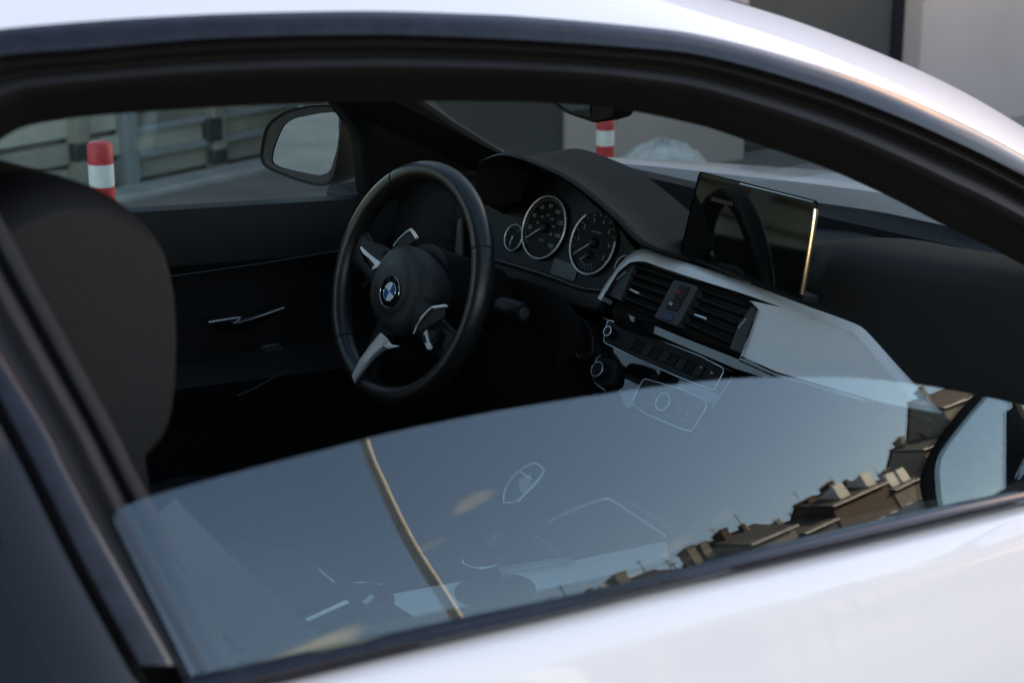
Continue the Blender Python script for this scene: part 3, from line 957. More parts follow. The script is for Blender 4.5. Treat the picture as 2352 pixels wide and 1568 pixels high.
ds = seat('seat', [(-.62, .55), (-.80, .62), (-.92, .98), (-.94, 1.06), (-.88, 1.09), (-.80, 1.04), (-.70, .85), (-.60, .64)], .14, .60)
ds_o = ds.build('seat', M_SEAT, car, ang=70)
seat('c', [(-.70, .50), (-.66, .30), (-.18, .32), (-.12, .42), (-.16, .49), (-.30, .51), (-.5, .49)], .14, .60).build('seat_cushion', M_SEAT, ds_o, ang=70)
for y0 in (-.58, .06):
    seat('b', [(-1.75, .95), (-1.70, .45), (-1.2, .45), (-1.15, .55), (-1.5, .60), (-1.62, .95)], y0, y0 + .52).build('rear_seat', M_SEAT, car, ang=70)
MB().abox((-2.0, -.72, .20), (.75, .72, .26)).build('floor', M_CARPET, car)
MB().abox((-2.0, -.74, .26), (-1.95, .74, 1.06)).build('rear_bulkhead', M_CARPET, car)
for sgn in (1, -1):
    MB().prism([(-1.95, sgn * .72, .26), (-1.18, sgn * .72, .26), (-1.10, sgn * .66, 1.0), (-1.12, sgn * .58, 1.28), (-1.95, sgn * .56, 1.06)], (0, sgn * .015, 0)).build('side_lining', M_HEAD, car)
MB().abox((.62, -.74, .20), (.66, .74, .86)).build('bulkhead', M_CARPET, car)
for sgn in (1, -1):
    MB().abox((.12, sgn * .735 - .01, .2), (.60, sgn * .735 + .01, .80)).build('kick_panel', M_CARPET, car)

# ---- dashboard
dash_prof = [(.68, .80), (.60, .825), (.46, .862), (.34, .882), (.27, .886), (.238, .880), (.222, .866), (.200, .83), (.175, .785), (.172, .768), (.225, .73), (.27, .66), (.31, .52), (.36, .34)]
pts = smooth([(a, 0, b) for a, b in dash_prof], 44)
drows = []
for y in np.linspace(.775, -.70, 42):
    rise = .047 * min(1, max(0, (-.02 - y) / .2)) + .028 * math.exp(-((y + .66) / .26) ** 2)
    fwd = -.02 * math.exp(-((y + .7) / .3) ** 2)
    rc_ = min(1, max(0, (y + .215) / .03)) * min(1, max(0, (.07 - y) / .03))
    in_ = min(1, max(0, (y - .14) / .03)) * min(1, max(0, (.60 - y) / .03))
    drows.append([(max(p[0] + fwd, .33 * in_ + (1 - in_) * p[0], (.262 * rc_ + (1 - rc_) * p[0]) if p[2] > .862 else -9) if p[2] > .70 else p[0] + fwd, y, p[2] + rise * min(1, max(0, (p[2] - .76) / .12)) * min(1, max(0, (.64 - p[0]) / .12))) for p in pts])
dash = MB().loft(drows).build('dashboard', M_DASH, car, ang=60)

# silver trim band: upper edge, soft shoulder and face
TP, TN = (.20, 0, .86), unit((-.87, 0, .5))
up_ = smooth([(1372, 684), (1388, 657), (1407, 629), (1424, 605), (1440, 589), (1457, 577), (1479, 571), (1512, 582), (1600, 610), (1700, 641), (1809, 675), (1900, 705), (1970, 731), (1990, 741), (2008, 760), (2040, 800), (2100, 875), (2165, 952)], 90)
inn = smooth([(1380, 690), (1398, 661), (1418, 632), (1434, 614), (1448, 604), (1462, 600), (1482, 601), (1513, 612), (1600, 641), (1700, 672), (1797, 706), (1886, 738), (1944, 760), (1962, 769), (1980, 787), (2010, 822), (2062, 885), (2120, 952)], 90)
ou = [onP(x, y, np.array(TP) - TN * .010, TN) for x, y in up_]
mi_ = [onP(x * .55 + a * .45, y * .55 + b * .45, np.array(TP) + TN * .001, TN) for (x, y), (a, b) in zip(up_, inn)]
ii = [onP(x, y, np.array(TP) + TN * .002, TN) for x, y in inn]
band_t = MB().loft([[p - TN * .03 for p in ou], ou, mi_, ii])
trim = band_t.build('decor_trim', M_RIB, dash, ang=60)
fc = [(1716, 689), (1797, 706), (1886, 738), (1944, 760), (1962, 769), (1980, 787), (2010, 822), (2062, 885), (2121, 954), (2150, 958), (2125, 951), (1990, 920), (1905, 890), (1830, 872), (1783, 858), (1702, 821)]
fc = [(1716, 689), (1797, 706), (1886, 738), (1944, 760), (1962, 769), (1980, 787), (2010, 822), (2062, 885), (2121, 954), (2090, 945), (1990, 918), (1905, 893), (1830, 872), (1783, 857), (1702, 821), (1720, 770), (1741, 708)]
pprism(MB(), fc, TP, TN, .0015, .02).build('decor_panel', M_TRIM, dash)
# lower edge strip of the passenger side
MB().tube([onP(x, y, TP, TN) for x, y in ((1702, 824), (1783, 860), (1905, 896), (2040, 934), (2165, 956))], .004, 8).build('trim_edge', M_PIANO, dash)

# instrument hood
lip = smooth([(1090, 470), (1093, 415), (1100, 382), (1118, 366), (1160, 358), (1230, 380), (1310, 420), (1410, 502), (1450, 545), (1482, 568), (1530, 584), (1600, 604)], 46)
l0 = [onX(x, y, .165 + .06 * max(0, (k - 36) / 9)) for k, (x, y) in enumerate(lip)]
hoodm = []
for k, (a, b, c) in enumerate(((.14, .0, -.004), (.06, .0, -.006), (.004, 0, -.003), (0, 0, .001), (.006, 0, .004), (.03, .01, -.005), (.09, .04, -.035), (.17, .09, -.070), (.26, .14, -.115), (.36, .18, -.17))):
    hoodm.append([p + np.array((a, b * (i / 45) * -.3 + b * (1 - i / 45), c)) for i, p in enumerate(l0)])
MB().loft(hoodm).build('instrument_hood', M_DASH, dash, ang=70)

# instrument cluster
CP, CN = np.array((.25, .37, .88)), unit((-.94, 0, .34))
CU, CR = unit((.34, 0, .94)), np.array((0, -1.0, 0))
cl = MB()
pprism(cl, rnd([(1100, 360), (1240, 380), (1320, 430), (1420, 520), (1470, 590), (1400, 668), (1345, 672), (1120, 596), (1085, 560)], 20), CP, CN, -.004, .01)
cl_o = cl.build('instrument_cluster', M_LENS, car)


def gauge(cx, cy, hh, ring_w, a0=0, a1=360, up_cut=None):
    c = onP(cx, cy, CP, CN)
    top_, bot_ = onP(cx, cy - hh, CP, CN), onP(cx, cy + hh, CP, CN)
    R_ = abs((top_ - bot_) @ CU) / 2 * .985
    face = MB().lathe(c - CN * .002, CN, CR, [(R_, 0), (R_, .0015)], 48).build('dial', M_FACE, cl_o)
    arc = [c + CN * .003 + R_ * (math.cos(rad(q)) * CR + math.sin(rad(q)) * CU) for q in np.linspace(a0, a1, 72, endpoint=abs(a1 - a0) < 360)]
    MB().tube(arc, ring_w, 8, closed=abs(a1 - a0) >= 360, up=CN).build('gauge_ring', M_RING, face)
    return c, R_, face


def marks(c, R_, face, labels, a0, a1, rr, size, ticks, tr0, tr1, needle=None, hub=True, nlen=.8):
    m = MB()
    for i, t_ in enumerate(labels):
        q = rad(a0 + (a1 - a0) * i / max(1, len(labels) - 1))
        m.text(t_, size, c + CN * .0012 + rr * R_ * (math.cos(q) * CR + math.sin(q) * CU), CR, CU)
    for i in range(ticks):
        q = rad(a0 + (a1 - a0) * i / max(1, ticks - 1))
        e = math.cos(q) * CR + math.sin(q) * CU
        w = np.cross(CN, e) * .0005
        m.add([c + CN * .001 + e * R_ * tr0 - w, c + CN * .001 + e * R_ * tr1 - w, c + CN * .001 + e * R_ * tr1 + w, c + CN * .001 + e * R_ * tr0 + w], [(0, 1, 2, 3)])
    m.build('scale_print', M_PRINT, face)
    if needle is not None:
        e = math.cos(rad(needle)) * CR + math.sin(rad(needle)) * CU
        MB().tube([c + CN * .005 - e * .1 * R_, c + CN * .005 + e * nlen * R_], [.0011, .0006], 6).build('needle', mat('needle_white', (.55, .56, .55), .5), face)
        if hub: MB().lathe(c, CN, CR, [(.17 * R_, 0), (.17 * R_, .004), (.10 * R_, .0065)], 20).build('needle_hub', M_LENS, face)


c, R_, f_ = gauge(1252, 523, 77, .0015)
marks(c, R_, f_, ['', '20', '40', '60', '80', '100', '120', '140', '160'], 222, -45, .70, .0090, 41, .86, .93, 215)
mk = MB()
for i, t_ in enumerate(['20', '60', '100', '140', '180', '220', '260']):
    q = rad(205 - i * 38); mk.text(t_, .0052, c + CN * .0012 + .40 * R_ * (math.cos(q) * CR + math.sin(q) * CU), CR, CU)
mk.text('km/h', .0050, c + CN * .0012 - CU * .40 * R_, CR, CU)
mk.build('inner_print', M_PRINT, f_)
c, R_, f_ = gauge(1364, 558, 78, .0015, 128, 372)
marks(c, R_, f_, ['', '1', '2', '3', '4', '5', '6', '7'], 215, -32, .72, .0095, 15, .86, .93, 216)
mk = MB().text('1/min x1000', .0045, c + CN * .0012 + CU * .34 * R_, CR, CU)
c2 = c - CU * .40 * R_ - CR * .06 * R_
for i in range(5):
    q = rad(230 + i * 20); e = math.cos(q) * CR + math.sin(q) * CU
    w = np.cross(CN, e) * .0004
    mk.add([c2 + CN * .0012 + e * .020 - w, c2 + CN * .0012 + e * .024 - w, c2 + CN * .0012 + e * .024 + w, c2 + CN * .0012 + e * .020 + w], [(0, 1, 2, 3)])
    mk.text(['50', '30', '20', '15', '12'][i], .0042, c2 + CN * .0012 + e * .0165, CR, CU)
mk.build('inner_print', M_PRINT, f_)
e = math.cos(rad(216)) * CR + math.sin(rad(216)) * CU
MB().tube([c2 + CN * .004, c2 + CN * .004 + e * .017], [.0009, .0005], 6).build('needle', M_PRINT, f_)
MB().lathe(c2, CN, CR, [(.0065, 0), (.0065, .003), (.004, .005)], 16).build('needle_hub', M_LENS, f_)
c, R_, f_ = gauge(1182, 546, 32, .0008)
marks(c, R_, f_, ['E', '', 'F'], 250, 60, .6, .007, 5, .8, .92, 255, False, .6)
gauge(1436, 618, 32, .0008, 95, 190)
pprism(MB(), [(1274, 593), (1330, 611), (1317, 646), (1263, 628)], CP, CN, -.002, .004).build('display', M_LCD, cl_o)
MB().tube([onP(x, y, CP + CN * .012, CN) for x, y in smooth([(1110, 588), (1145, 598), (1202, 615), (1270, 637), (1340, 662), (1400, 668)], 20)], .0025, 6).build('cluster_edge', M_PLATE, cl_o)
pprism(MB(), [(1110, 592), (1200, 618), (1340, 664), (1400, 670), (1372, 720), (1290, 700), (1180, 650), (1100, 625)], CP, CN, .012, .03).build('cluster_ledge', M_DARK, cl_o, bevel=.006)
MB().loft([[onX(x, y, .16) for x, y in smooth(q, 30)] for q in ([(1130, 640), (1190, 640), (1250, 660), (1300, 690), (1330, 730), (1345, 800)], [(1130, 668), (1185, 660), (1240, 680), (1284, 708), (1306, 745), (1316, 810)], [(1100, 700), (1160, 690), (1210, 720), (1250, 760), (1270, 800), (1280, 850)])]).build('column_surround', M_DARK, dash, ang=60)

# ---- centre vents
VP_, VN = (.20, 0, .86), TN
vf = MB()
outer = rnd([(1385, 680), (1420, 624), (1447, 602), (1468, 600), (1567, 632), (1677, 674), (1722, 690), (1741, 710), (1703, 821), (1560, 765)], 5, 3)
pprism(vf, outer, VP_, VN, -.020, .02)
vent = vf.build('air_vent', M_FACE, car)
vc = MB()
cen = np.mean([np.array(p) for p in outer], 0)
vc.loft([[onP(x, y, np.array(VP_) + VN * c_, VN) for x, y in [cen + (np.array(p) - cen) * s_ for p in outer]] for s_, c_ in ((1.0, -.02), (1.0, .004), (.985, .005), (.965, .001), (.955, -.02))], True)
vc.build('vent_frame', M_PIANO, vent, ang=40)


def slats(left, right, n):
    (a0, a1), (b0, b1) = left, right
    for i in range(n):
        t = (i + .6) / n
        p, q = (np.array(k, float) for k in ((a0[0] + (a1[0] - a0[0]) * t, a0[1] + (a1[1] - a0[1]) * t), (b0[0] + (b1[0] - b0[0]) * t, b0[1] + (b1[1] - b0[1]) * t)))
        P_, Q_ = onP(p[0], p[1], np.array(VP_) - VN * .008, VN), onP(q[0], q[1], np.array(VP_) - VN * .008, VN)
        dn = unit(np.cross(Q_ - P_, VN))
        MB().box((P_ + Q_) / 2, (Q_ - P_) / 2, VN * .0075 - dn * .002, dn * .0011).build('slat', M_DARK, vent, bevel=.0006)


slats(((1462, 606), (1420, 690)), ((1560, 636), (1512, 728)), 5)
slats(((1598, 652), (1552, 742)), ((1722, 694), (1676, 800)), 5)
for a, b in (((1449, 665), (1469, 675)), ((1597, 723), (1624, 733))):
    P_, Q_ = onP(*a, np.array(VP_) + VN * .001, VN), onP(*b, np.array(VP_) + VN * .001, VN)
    dn = unit(np.cross(Q_ - P_, VN))
    MB().box((P_ + Q_) / 2, (Q_ - P_) / 2, dn * .0016, VN * .003).build('louvre_tab', M_SATIN, vent, bevel=.0008)
for poly, dots in ((((1392, 676), (1418, 634), (1444, 606), (1458, 606), (1446, 634), (1424, 690)), ((1434.5, 625), (1430, 629.5), (1425.5, 633), (1421, 637), (1417.5, 641))),
                   (((1726, 703), (1738, 710), (1704, 812), (1674, 800), (1697, 742)), ((1712, 734), (1708, 739), (1704.5, 743), (1700, 747), (1697, 752)))):
    o = pprism(MB(), poly, VP_, VN, .0, .01).build('thumbwheel_plate', M_PLATE, vent, bevel=.001)
    for x, y in dots:
        p = onP(x, y, np.array(VP_) + VN * .0008, VN)
        MB().box(p, CR * .0011, unit(np.cross(CR, VN)) * .0007, VN * .0006).build('index_mark', M_WPRINT, o)
sp = pprism(MB(), rnd([(1548, 641), (1603, 657), (1555, 750), (1501, 729)], 4, 3), VP_, VN, .003, .02).build('switch_plate', M_PLATE, car, bevel=.001)
for nm, poly, m_ in (('hazard_button', [(1560, 653), (1582, 658), (1580, 668), (1566, 690), (1546, 684)], M_DARK), ('lock_button', [(1546, 685), (1566, 691), (1553, 714), (1528, 708), (1530, 700)], M_DARK), ('temperature_wheel', [(1522, 716), (1545, 722), (1540, 737), (1516, 730)], M_THUMB)):
    pprism(MB(), rnd(poly, 3, 3), VP_, VN, .005, .006, 0).build(nm, m_, sp, bevel=.0008)
tri = [(1559, 664), (1563.5, 675), (1550.5, 672)]
MB().add(pix(tri, VP_, VN, .0056) + pix([(1558.4, 668), (1560.5, 673), (1554.5, 671.6)], VP_, VN, .0056), [(0, 1, 4, 3), (1, 2, 5, 4), (2, 0, 3, 5)]).build('hazard_symbol', M_RED, sp)
lk = [(1538, 693), (1545, 695), (1543, 701), (1536, 699)]
lq = [(1540, 695.5), (1543, 696.2), (1541.6, 699), (1538.8, 698.2)]
MB().add(pix(lk, VP_, VN, .0057) + pix(lq, VP_, VN, .0057), [(0, 1, 5, 4), (1, 2, 6, 5), (2, 3, 7, 6), (3, 0, 4, 7)]).build('lock_symbol', M_WPRINT, sp)

# piano black strip and panel below the vents
RP, RN = (.20, 0, .76), unit((-.87, 0, .5))
M_RIM = mat('silver_rim', (.78, .80, .82), .3, .55)
pb = MB()
pprism(pb, [(1440, 717), (1450, 722), (1560, 768), (1703, 824), (1783, 858), (1760, 872), (1690, 850), (1600, 812), (1500, 768), (1446, 738)], VP_, unit((-.92, 0, .40)), -.002, .02)
pbo = pb.build('gloss_strip', M_PIANO, car, bevel=.002)
cst = pprism(MB(), [(1374, 720), (1420, 738), (1560, 795), (1692, 848), (1622, 962), (1594, 1000), (1480, 958), (1352, 905), (1350, 850)], RP, RN, -.008, .03).build('centre_stack', M_PIANO, car, bevel=.003)


def framed(name, poly, r, c, m_, parent, rim=None, th=.02):
    poly = rnd(poly, r, 4)
    o = pprism(MB(), poly, RP, RN, c, th).build(name, m_, parent, bevel=.001)
    if rim: MB().tube([onP(x, y, np.array(RP) + RN * (c + .0005), RN) for x, y in poly], rim, 6, closed=True, up=RN).build('chrome_rim', M_SATIN, o)
    return o


ra = framed('radio_panel', [(1396, 734), (1442, 749), (1500, 775), (1608, 817), (1665, 847), (1640, 897), (1560, 866), (1460, 822), (1385, 785)], 9, .004, M_DARK, car, .0007)
for i in range(9):
    a, b = np.array((1446 + i * 19.5, 770 + i * 8.2)), np.array((1430 + i * 19.5, 794 + i * 8.2))
    w = np.array((17.5, 7.3))
    pprism(MB(), rnd([a, a + w, b + w, b], 2, 2), RP, RN, .0065, .004).build('preset_button', M_FACE if i % 2 else M_DARK, ra, bevel=.0006)
for pts_ in ([(1607, 842), (1613, 841), (1611, 846)], [(1633, 852), (1639, 857), (1632, 858)]):
    MB().add(pix(pts_, RP, RN, .0072), [(0, 1, 2)]).build('arrow_print', M_WPRINT, ra)
for nm, cx, cy, rr_k, par in (('volume_knob', 1403, 764, .0075, ra), ('tuning_knob', 1379, 851, .0115, cst), ('climate_knob', 1530, 926, .0130, cst)):
    c = onP(cx, cy, np.array(RP) + RN * .006, RN)
    k_ = MB().lathe(c - RN * .004, RN, CR, [(rr_k * 1.05, 0), (rr_k, .010), (rr_k * .9, .012)], 28).build(nm, M_DARK, par)
    MB().tube([c + RN * .0075 + rr_k * .95 * (math.cos(q) * CR + math.sin(q) * np.cross(RN, CR)) for q in np.linspace(0, 2 * math.pi, 32, endpoint=False)], .0007, 6, closed=True, up=RN).build('chrome_ring', M_SATIN, k_)
vo = framed('media_panel', [(1372, 816), (1418, 830), (1410, 880), (1370, 890), (1360, 866)], 8, .003, M_DARK, car, None)
MB().tube([onP(x, y, np.array(RP) + RN * .005, RN) for x, y in smooth([(1380, 815), (1370, 824), (1362, 868), (1368, 880), (1390, 896)], 14)], .0008, 6).build('chrome_rim', M_SATIN, vo)
pprism(MB(), [(1440, 858), (1560, 905), (1552, 918), (1434, 868)], RP, RN, .001, .003).build('disc_slot', M_FACE, cst)
cl2 = framed('climate_panel', [(1478, 868), (1564, 893), (1625, 922), (1620, 940), (1590, 990), (1575, 988), (1482, 950), (1450, 925)], 10, .004, M_DARK, car, .0006)
for i, (x, y) in enumerate(((1500, 905), (1560, 940), (1582, 950), (1600, 935), (1570, 965), (1497, 928))):
    p = onP(x, y, np.array(RP) + RN * .006, RN)
    MB().box(p, CR * .006, unit(np.cross(CR, RN)) * .004, RN * .0015).build('climate_button', M_PLATE, cl2, bevel=.0008)
st_ = [np.array((1337 + 24 * math.cos(q) + 5 * math.sin(q), 778 + 48 * math.sin(q))) for q in np.linspace(0, 2 * math.pi, 28, endpoint=False)]
stp = pprism(MB(), st_, (.17, .2, .72), unit((-.9, .1, .3)), 0, .02).build('start_panel', M_DARK, car, bevel=.002)
MB().tube([onP(x, y, np.array((.17, .2, .72)) + unit((-.9, .1, .3)) * .001, (-.9, .1, .3)) for x, y in st_[9:22]], .0013, 6).build('chrome_arc', M_SATIN, stp)

# ---- tablet style display
DP, DN = np.array((.225, 0, .96)), unit((-.985, .235, .155))
dpoly = rnd([(1606, 393), (1880, 462), (1843, 685), (1562, 578)], 9, 4)
dsp = MB(); dsp.loft([[onP(x, y, DP - DN * k, DN) for x, y in dpoly] for k in (.0, .020)], True)
dsp.add(pix(dpoly, DP, DN, -.02), [tuple(range(len(dpoly)))])
disp = dsp.build('display', M_PIANO, car, bevel=.002)
pprism(MB(), rnd([(1609, 397), (1875, 464), (1840, 680), (1566, 577)], 7, 4), DP, DN, .0008, .002).build('screen', M_SCREEN, disp)
M_WARMCHROME = mat('chrome_warm_reflection', (.86, .66, .50), .16, 1.0)  # chrome tinted gold: the warm reflection is put into its colour
MB().tube([onP(x, y, DP + DN * .001, DN) for x, y in smooth([(1873, 480), (1871, 500), (1862, 560), (1852, 620), (1842, 676)], 16)], .0034, 10).build('chrome_edge', M_WARMCHROME, disp)
MB().tube([onP(x, y, DP + DN * .0005, DN) for x, y in ((1700, 422), (1790, 444), (1868, 464))], .0009, 6).build('top_edge', M_SATIN, disp)
pm = MB()
for cx, cy, t_, sz in ((1660, 470, '00:00', .010), (1668, 566, 'A', .008)):
    pass
pprism(pm, [(1634, 452), (1684, 465), (1682, 474), (1632, 461)], DP, DN, .0012, .0002)
pm.build('red_readout', mat('red_readout', (.035, .003, .004), .5), disp)
pprism(MB(), [(1564, 572), (1844, 678), (1842, 694), (1780, 672), (1650, 622), (1562, 590)], DP, DN, -.004, .03).build('display_foot', M_DARK, disp, bevel=.006)

# ---- steering wheel
WC = np.array((-.003, .383, .80)); WA = rad(18)
WN = np.array((-math.cos(WA), 0, math.sin(WA))); WU = np.array((math.sin(WA), 0, math.cos(WA))); WR = np.array((0, -1.0, 0))
R0, RT = .1685, .0158


def wpt(q, r, h=0.): return WC + r * (math.cos(rad(q)) * WR + math.sin(rad(q)) * WU) + WN * h


def wpix(pts, h): return pix(pts, WC, WN, h)


def rimseg(a0, a1, r=RT, n=40):
    rows = []
    for q in np.linspace(a0, a1, n):
        er = math.cos(rad(q)) * WR + math.sin(rad(q)) * WU
        rows.append([WC + er * (R0 + r * math.cos(p)) + WN * 1.12 * r * math.sin(p) for p in np.linspace(0, 2 * math.pi, 20, endpoint=False)])
    return MB().loft(rows, True)


wheel = rimseg(28.2, 120.8).build('steering_wheel', M_LEATH, car)
for a0, a1 in ((122, 222), (223.2, 387)):
    rimseg(a0, a1).build('rim_leather', M_LEATH, wheel)
for q in (27.6, 121.4, 222.6):
    rimseg(q - .7, q + .7, RT * .93, 4).build('rim_seam', M_RUBBER, wheel)
ROT = -18
hub = MB()
HC = WC - WU * .010
wu = math.cos(rad(ROT)) * WU - math.sin(rad(ROT)) * WR
wr = math.cos(rad(ROT)) * WR + math.sin(rad(ROT)) * WU
rows = []
for s_, h in ((.96, -.030), (1.0, -.012), (1.0, .004), (.97, .012), (.88, .020), (.72, .025), (.62, .0265), (.60, .0275), (.56, .0300), (.40, .0315), (.30, .032)):
    row = []
    for q in np.linspace(0, 2 * math.pi, 56, endpoint=False):
        cq, sq = math.cos(q), math.sin(q)
        ex = 2.5
        a = .070 * math.copysign(abs(cq) ** (2 / ex), cq); b = (.060 if sq > 0 else .068) * math.copysign(abs(sq) ** (2 / ex), sq)
        if s_ <= .62:
            a, b = .068 * cq, .068 * sq
        row.append(HC + wr * a * s_ + wu * b * s_ + WN * h)
    rows.append(row)
hub.loft(rows, True).add(rows[-1], [tuple(range(56))])
hub_o = hub.build('airbag_cover', M_HUB, wheel, ang=60)
# round emblem: black ring with silver letters, quartered blue and white centre
eo = MB()
EC = onP(897, 670, WC + WN * .032, WN)
eo.lathe(EC - WN * .003, WN, wr, [(.0235, 0), (.0235, .0042), (.0228, .0048)], 48, 0)
for k in range(4):
    q0 = k * math.pi / 2
    arc = [EC + WN * .0021 + .0138 * (math.cos(q) * wr + math.sin(q) * wu) for q in np.linspace(q0, q0 + math.pi / 2, 12)]
    eo.add([EC + WN * .0021] + arc, [tuple(range(13))], 1 if k % 2 else 2)
for r_ in (.0145, .0232):
    eo.tube([EC + WN * .0019 + r_ * (math.cos(q) * wr + math.sin(q) * wu) for q in np.linspace(0, 2 * math.pi, 40, endpoint=False)], .0004, 6, closed=True, mi=3, up=WN)
for t_, q in (('B', 135), ('M', 90), ('W', 45)):
    er = math.cos(rad(q)) * wr + math.sin(rad(q)) * wu
    et = math.sin(rad(q)) * wr - math.cos(rad(q)) * wu
    eo.text(t_, .0105, EC + WN * .0021 + er * .0188, et, er, 3)
eo.build('emblem', [M_PIANO, M_EWHITE, M_BLUE, M_CHROME], wheel, ang=40)
# spokes and their fittings
M_SPOKE = mat('silver_lacquer', (.88, .89, .90), .30, .4)
def wbox(name, poly, h, th, m_, bevel=.001, r=0):
    p = rnd(poly, r, 3) if r else poly
    return MB().prism(wpix(p, h), -WN * th).build(name, m_, wheel, bevel=bevel)


def spoke(q, w0, w1, h0):
    e = math.cos(rad(q)) * WR + math.sin(rad(q)) * WU
    f = np.cross(WN, e)
    rows = []
    for r_, w, hh, th in ((.045, w0, h0, .022), (.08, w0 * .9, h0 * .8, .018), (.12, w1, .006, .014), (.158, w1 * 1.25, -.002, .012)):
        c_ = HC + e * r_ + WN * hh
        rows.append([c_ - f * w, c_ - f * w * .6 + WN * .006, c_ + f * w * .6 + WN * .006, c_ + f * w, c_ + f * w * .8 - WN * th, c_ - f * w * .8 - WN * th])
    return MB().loft(rows, True).build('spoke', M_DARK, wheel, bevel=.003, ang=50)


spoke(166, .030, .024, .016); spoke(-24, .030, .024, .016); spoke(252, .030, .022, .006)
sl_ = smooth([(873, 764), (864, 775), (852, 790), (840, 806), (828, 823), (817, 843), (808, 863)], 24)
sr_ = smooth([(902, 796), (892, 800), (878, 809), (864, 821), (850, 837), (836, 855), (816, 884)], 24)
spk = MB().loft([wpix(sl_ * (1 - f) + sr_ * f, h) for f, h in ((0, .012), (.0, .022), (.12, .0265), (.4, .0275), (.7, .024), (.93, .016), (1.0, .010), (1.0, .004))])
spk.build('silver_spoke', M_SPOKE, wheel, ang=50)
wbox('silver_fillet', [(873, 764), (880, 770), (886, 776), (897, 791), (917, 794), (904, 798), (890, 801), (872, 790)], .0245, .004, M_SPOKE, .001)
wbox('switch_pod', [(824, 560), (847, 552), (886, 574), (876, 600), (856, 618), (832, 592)], .020, .02, M_DARK, .002, 6)
wbox('switch_bezel', [(825, 570), (829, 566), (842, 579), (866, 598), (874, 602), (868, 612), (856, 619), (853, 617), (860, 608), (846, 592), (832, 582)], .0225, .004, M_SPOKE, .0006)
wbox('switch_bezel', [(826, 572), (830, 585), (854, 612), (852, 617), (836, 598)], .0225, .004, M_PIANO, .0006)
wbox('switch_pod', [(976, 752), (1004, 756), (1000, 784), (990, 800), (978, 800), (966, 780)], .020, .02, M_DARK, .002, 6)
wbox('switch_bezel', [(971, 768), (979, 756), (981, 765), (983, 777), (990, 797), (986, 803), (980, 801), (975, 788), (980, 786), (976, 770)], .0225, .004, M_SPOKE, .0006)
wbox('switch_button', [(982, 757), (1002, 760), (998, 776), (988, 786)], .0225, .003, M_DARK, .0008)
wbox('paddle', [(903, 566), (915, 549), (935, 530), (947, 527), (959, 546), (950, 556), (925, 575)], -.02, .004, M_DARK, .001)
MB().tube(wpix([(903, 566), (915, 549), (935, 531), (944, 527), (951, 536), (958, 547)], -.019), [.0008, .0008, .0010, .0022, .0026, .0026], 8).build('paddle_edge', M_SPOKE, wheel)
MB().tube(wpix([(950, 766), (957, 748), (967, 731), (980, 716), (992, 705)], .030), [.0010, .0016, .0018, .0016, .0014], 8).build('paddle_edge', M_SPOKE, wheel)
wbox('paddle', [(991, 703), (1021, 698), (1024, 704), (995, 709)], .030, .005, M_SPOKE, .001)
wbox('paddle', [(951, 765), (967, 733), (993, 709), (1023, 705), (1020, 730), (985, 750)], .027, .003, M_DARK, .001)
MB().tube(wpix([(836, 657), (850, 638)], -.05), [.003, .0045], 8).build('stalk_tip', M_CHROME, wheel)
col = MB().lathe(WC - WN * .16, WN, WR, [(.050, 0), (.056, .06), (.060, .11), (.064, .135)], 32).build('column_shroud', M_DARK, car)
kp = onP(1180, 712, WC - WN * .06, WN)
kn = MB().lathe(kp - WR * .03, WR, WU, [(.013, 0), (.015, .02), (.015, .045), (.012, .05)], 20).build('stalk_knob', M_DARK, car)
MB().lathe(kp + WR * .021, WR, WU, [(.009, 0), (.009, .004), (.006, .005)], 16).build('stalk_button', M_PLATE, kn)
# driver's outer vent seen through the wheel
DV, DVN = (.25, .55, .86), unit((-.94, -.25, .2))
ov = pprism(MB(), [(985, 480), (1045, 460), (1066, 480), (1066, 585), (1010, 572), (968, 540)], DV, DVN, 0, .02).build('air_vent', M_FACE, car, bevel=.003)
for i in range(4):
    t = i / 4
    P_, Q_ = onP(985 - 6 * i, 505 + 18 * i, np.array(DV) + DVN * .004, DVN), onP(1052, 513 + 18 * i, np.array(DV) + DVN * .004, DVN)
    MB().box((P_ + Q_) / 2, (Q_ - P_) / 2, DVN * .004, np.array((0, 0, .0012))).build('slat', M_DARK, ov, bevel=.0006)
P_, Q_ = onP(998, 526, np.array(DV) + DVN * .010, DVN), onP(1014, 530, np.array(DV) + DVN * .010, DVN)
MB().tube([P_, Q_], .0016, 6).build('louvre_tab', M_SATIN, ov)
pprism(MB(), [(1050, 505), (1060, 500), (1062, 590), (1044, 580)], DV, DVN, .008, .006).build('thumbwheel_plate', M_PLATE, ov, bevel=.001)

# seat belt hanging from the pillar past the passenger seat
sb0, sb1, sb2 = onY(345, 1195, -.66), onY(505, 1350, -.64), onY(700, 1515, -.62)
sbw = unit(np.cross(sb2 - sb0, np.array((.25, 1, .1)))) * .0235
MB().loft([[p + sbw * k for k in (-1, -.9, 0, .9, 1)] for p in smooth([sb0, sb1, sb2], 16)]).loft([[p + sbw * k + np.array((0, .0015, 0)) for k in (-1, -.9, 0, .9, 1)] for p in smooth([sb0, sb1, sb2], 16)]).build('seat_belt', mat('belt_webbing', (.13, .13, .13), .7, bump=.4, bscale=700), car)

# speaker seam on top of the dash, laid on its surface
from mathutils.bvhtree import BVHTree
_dm = dash.data
_bvh = BVHTree.FromPolygons([v.co.copy() for v in _dm.vertices], [tuple(p.vertices) for p in _dm.polygons])


def ondash(x, y):
    h = _bvh.ray_cast(Vector(CAM_P), Vector(ray(x, y)))
    return np.array(h[0]) if h[0] is not None else None


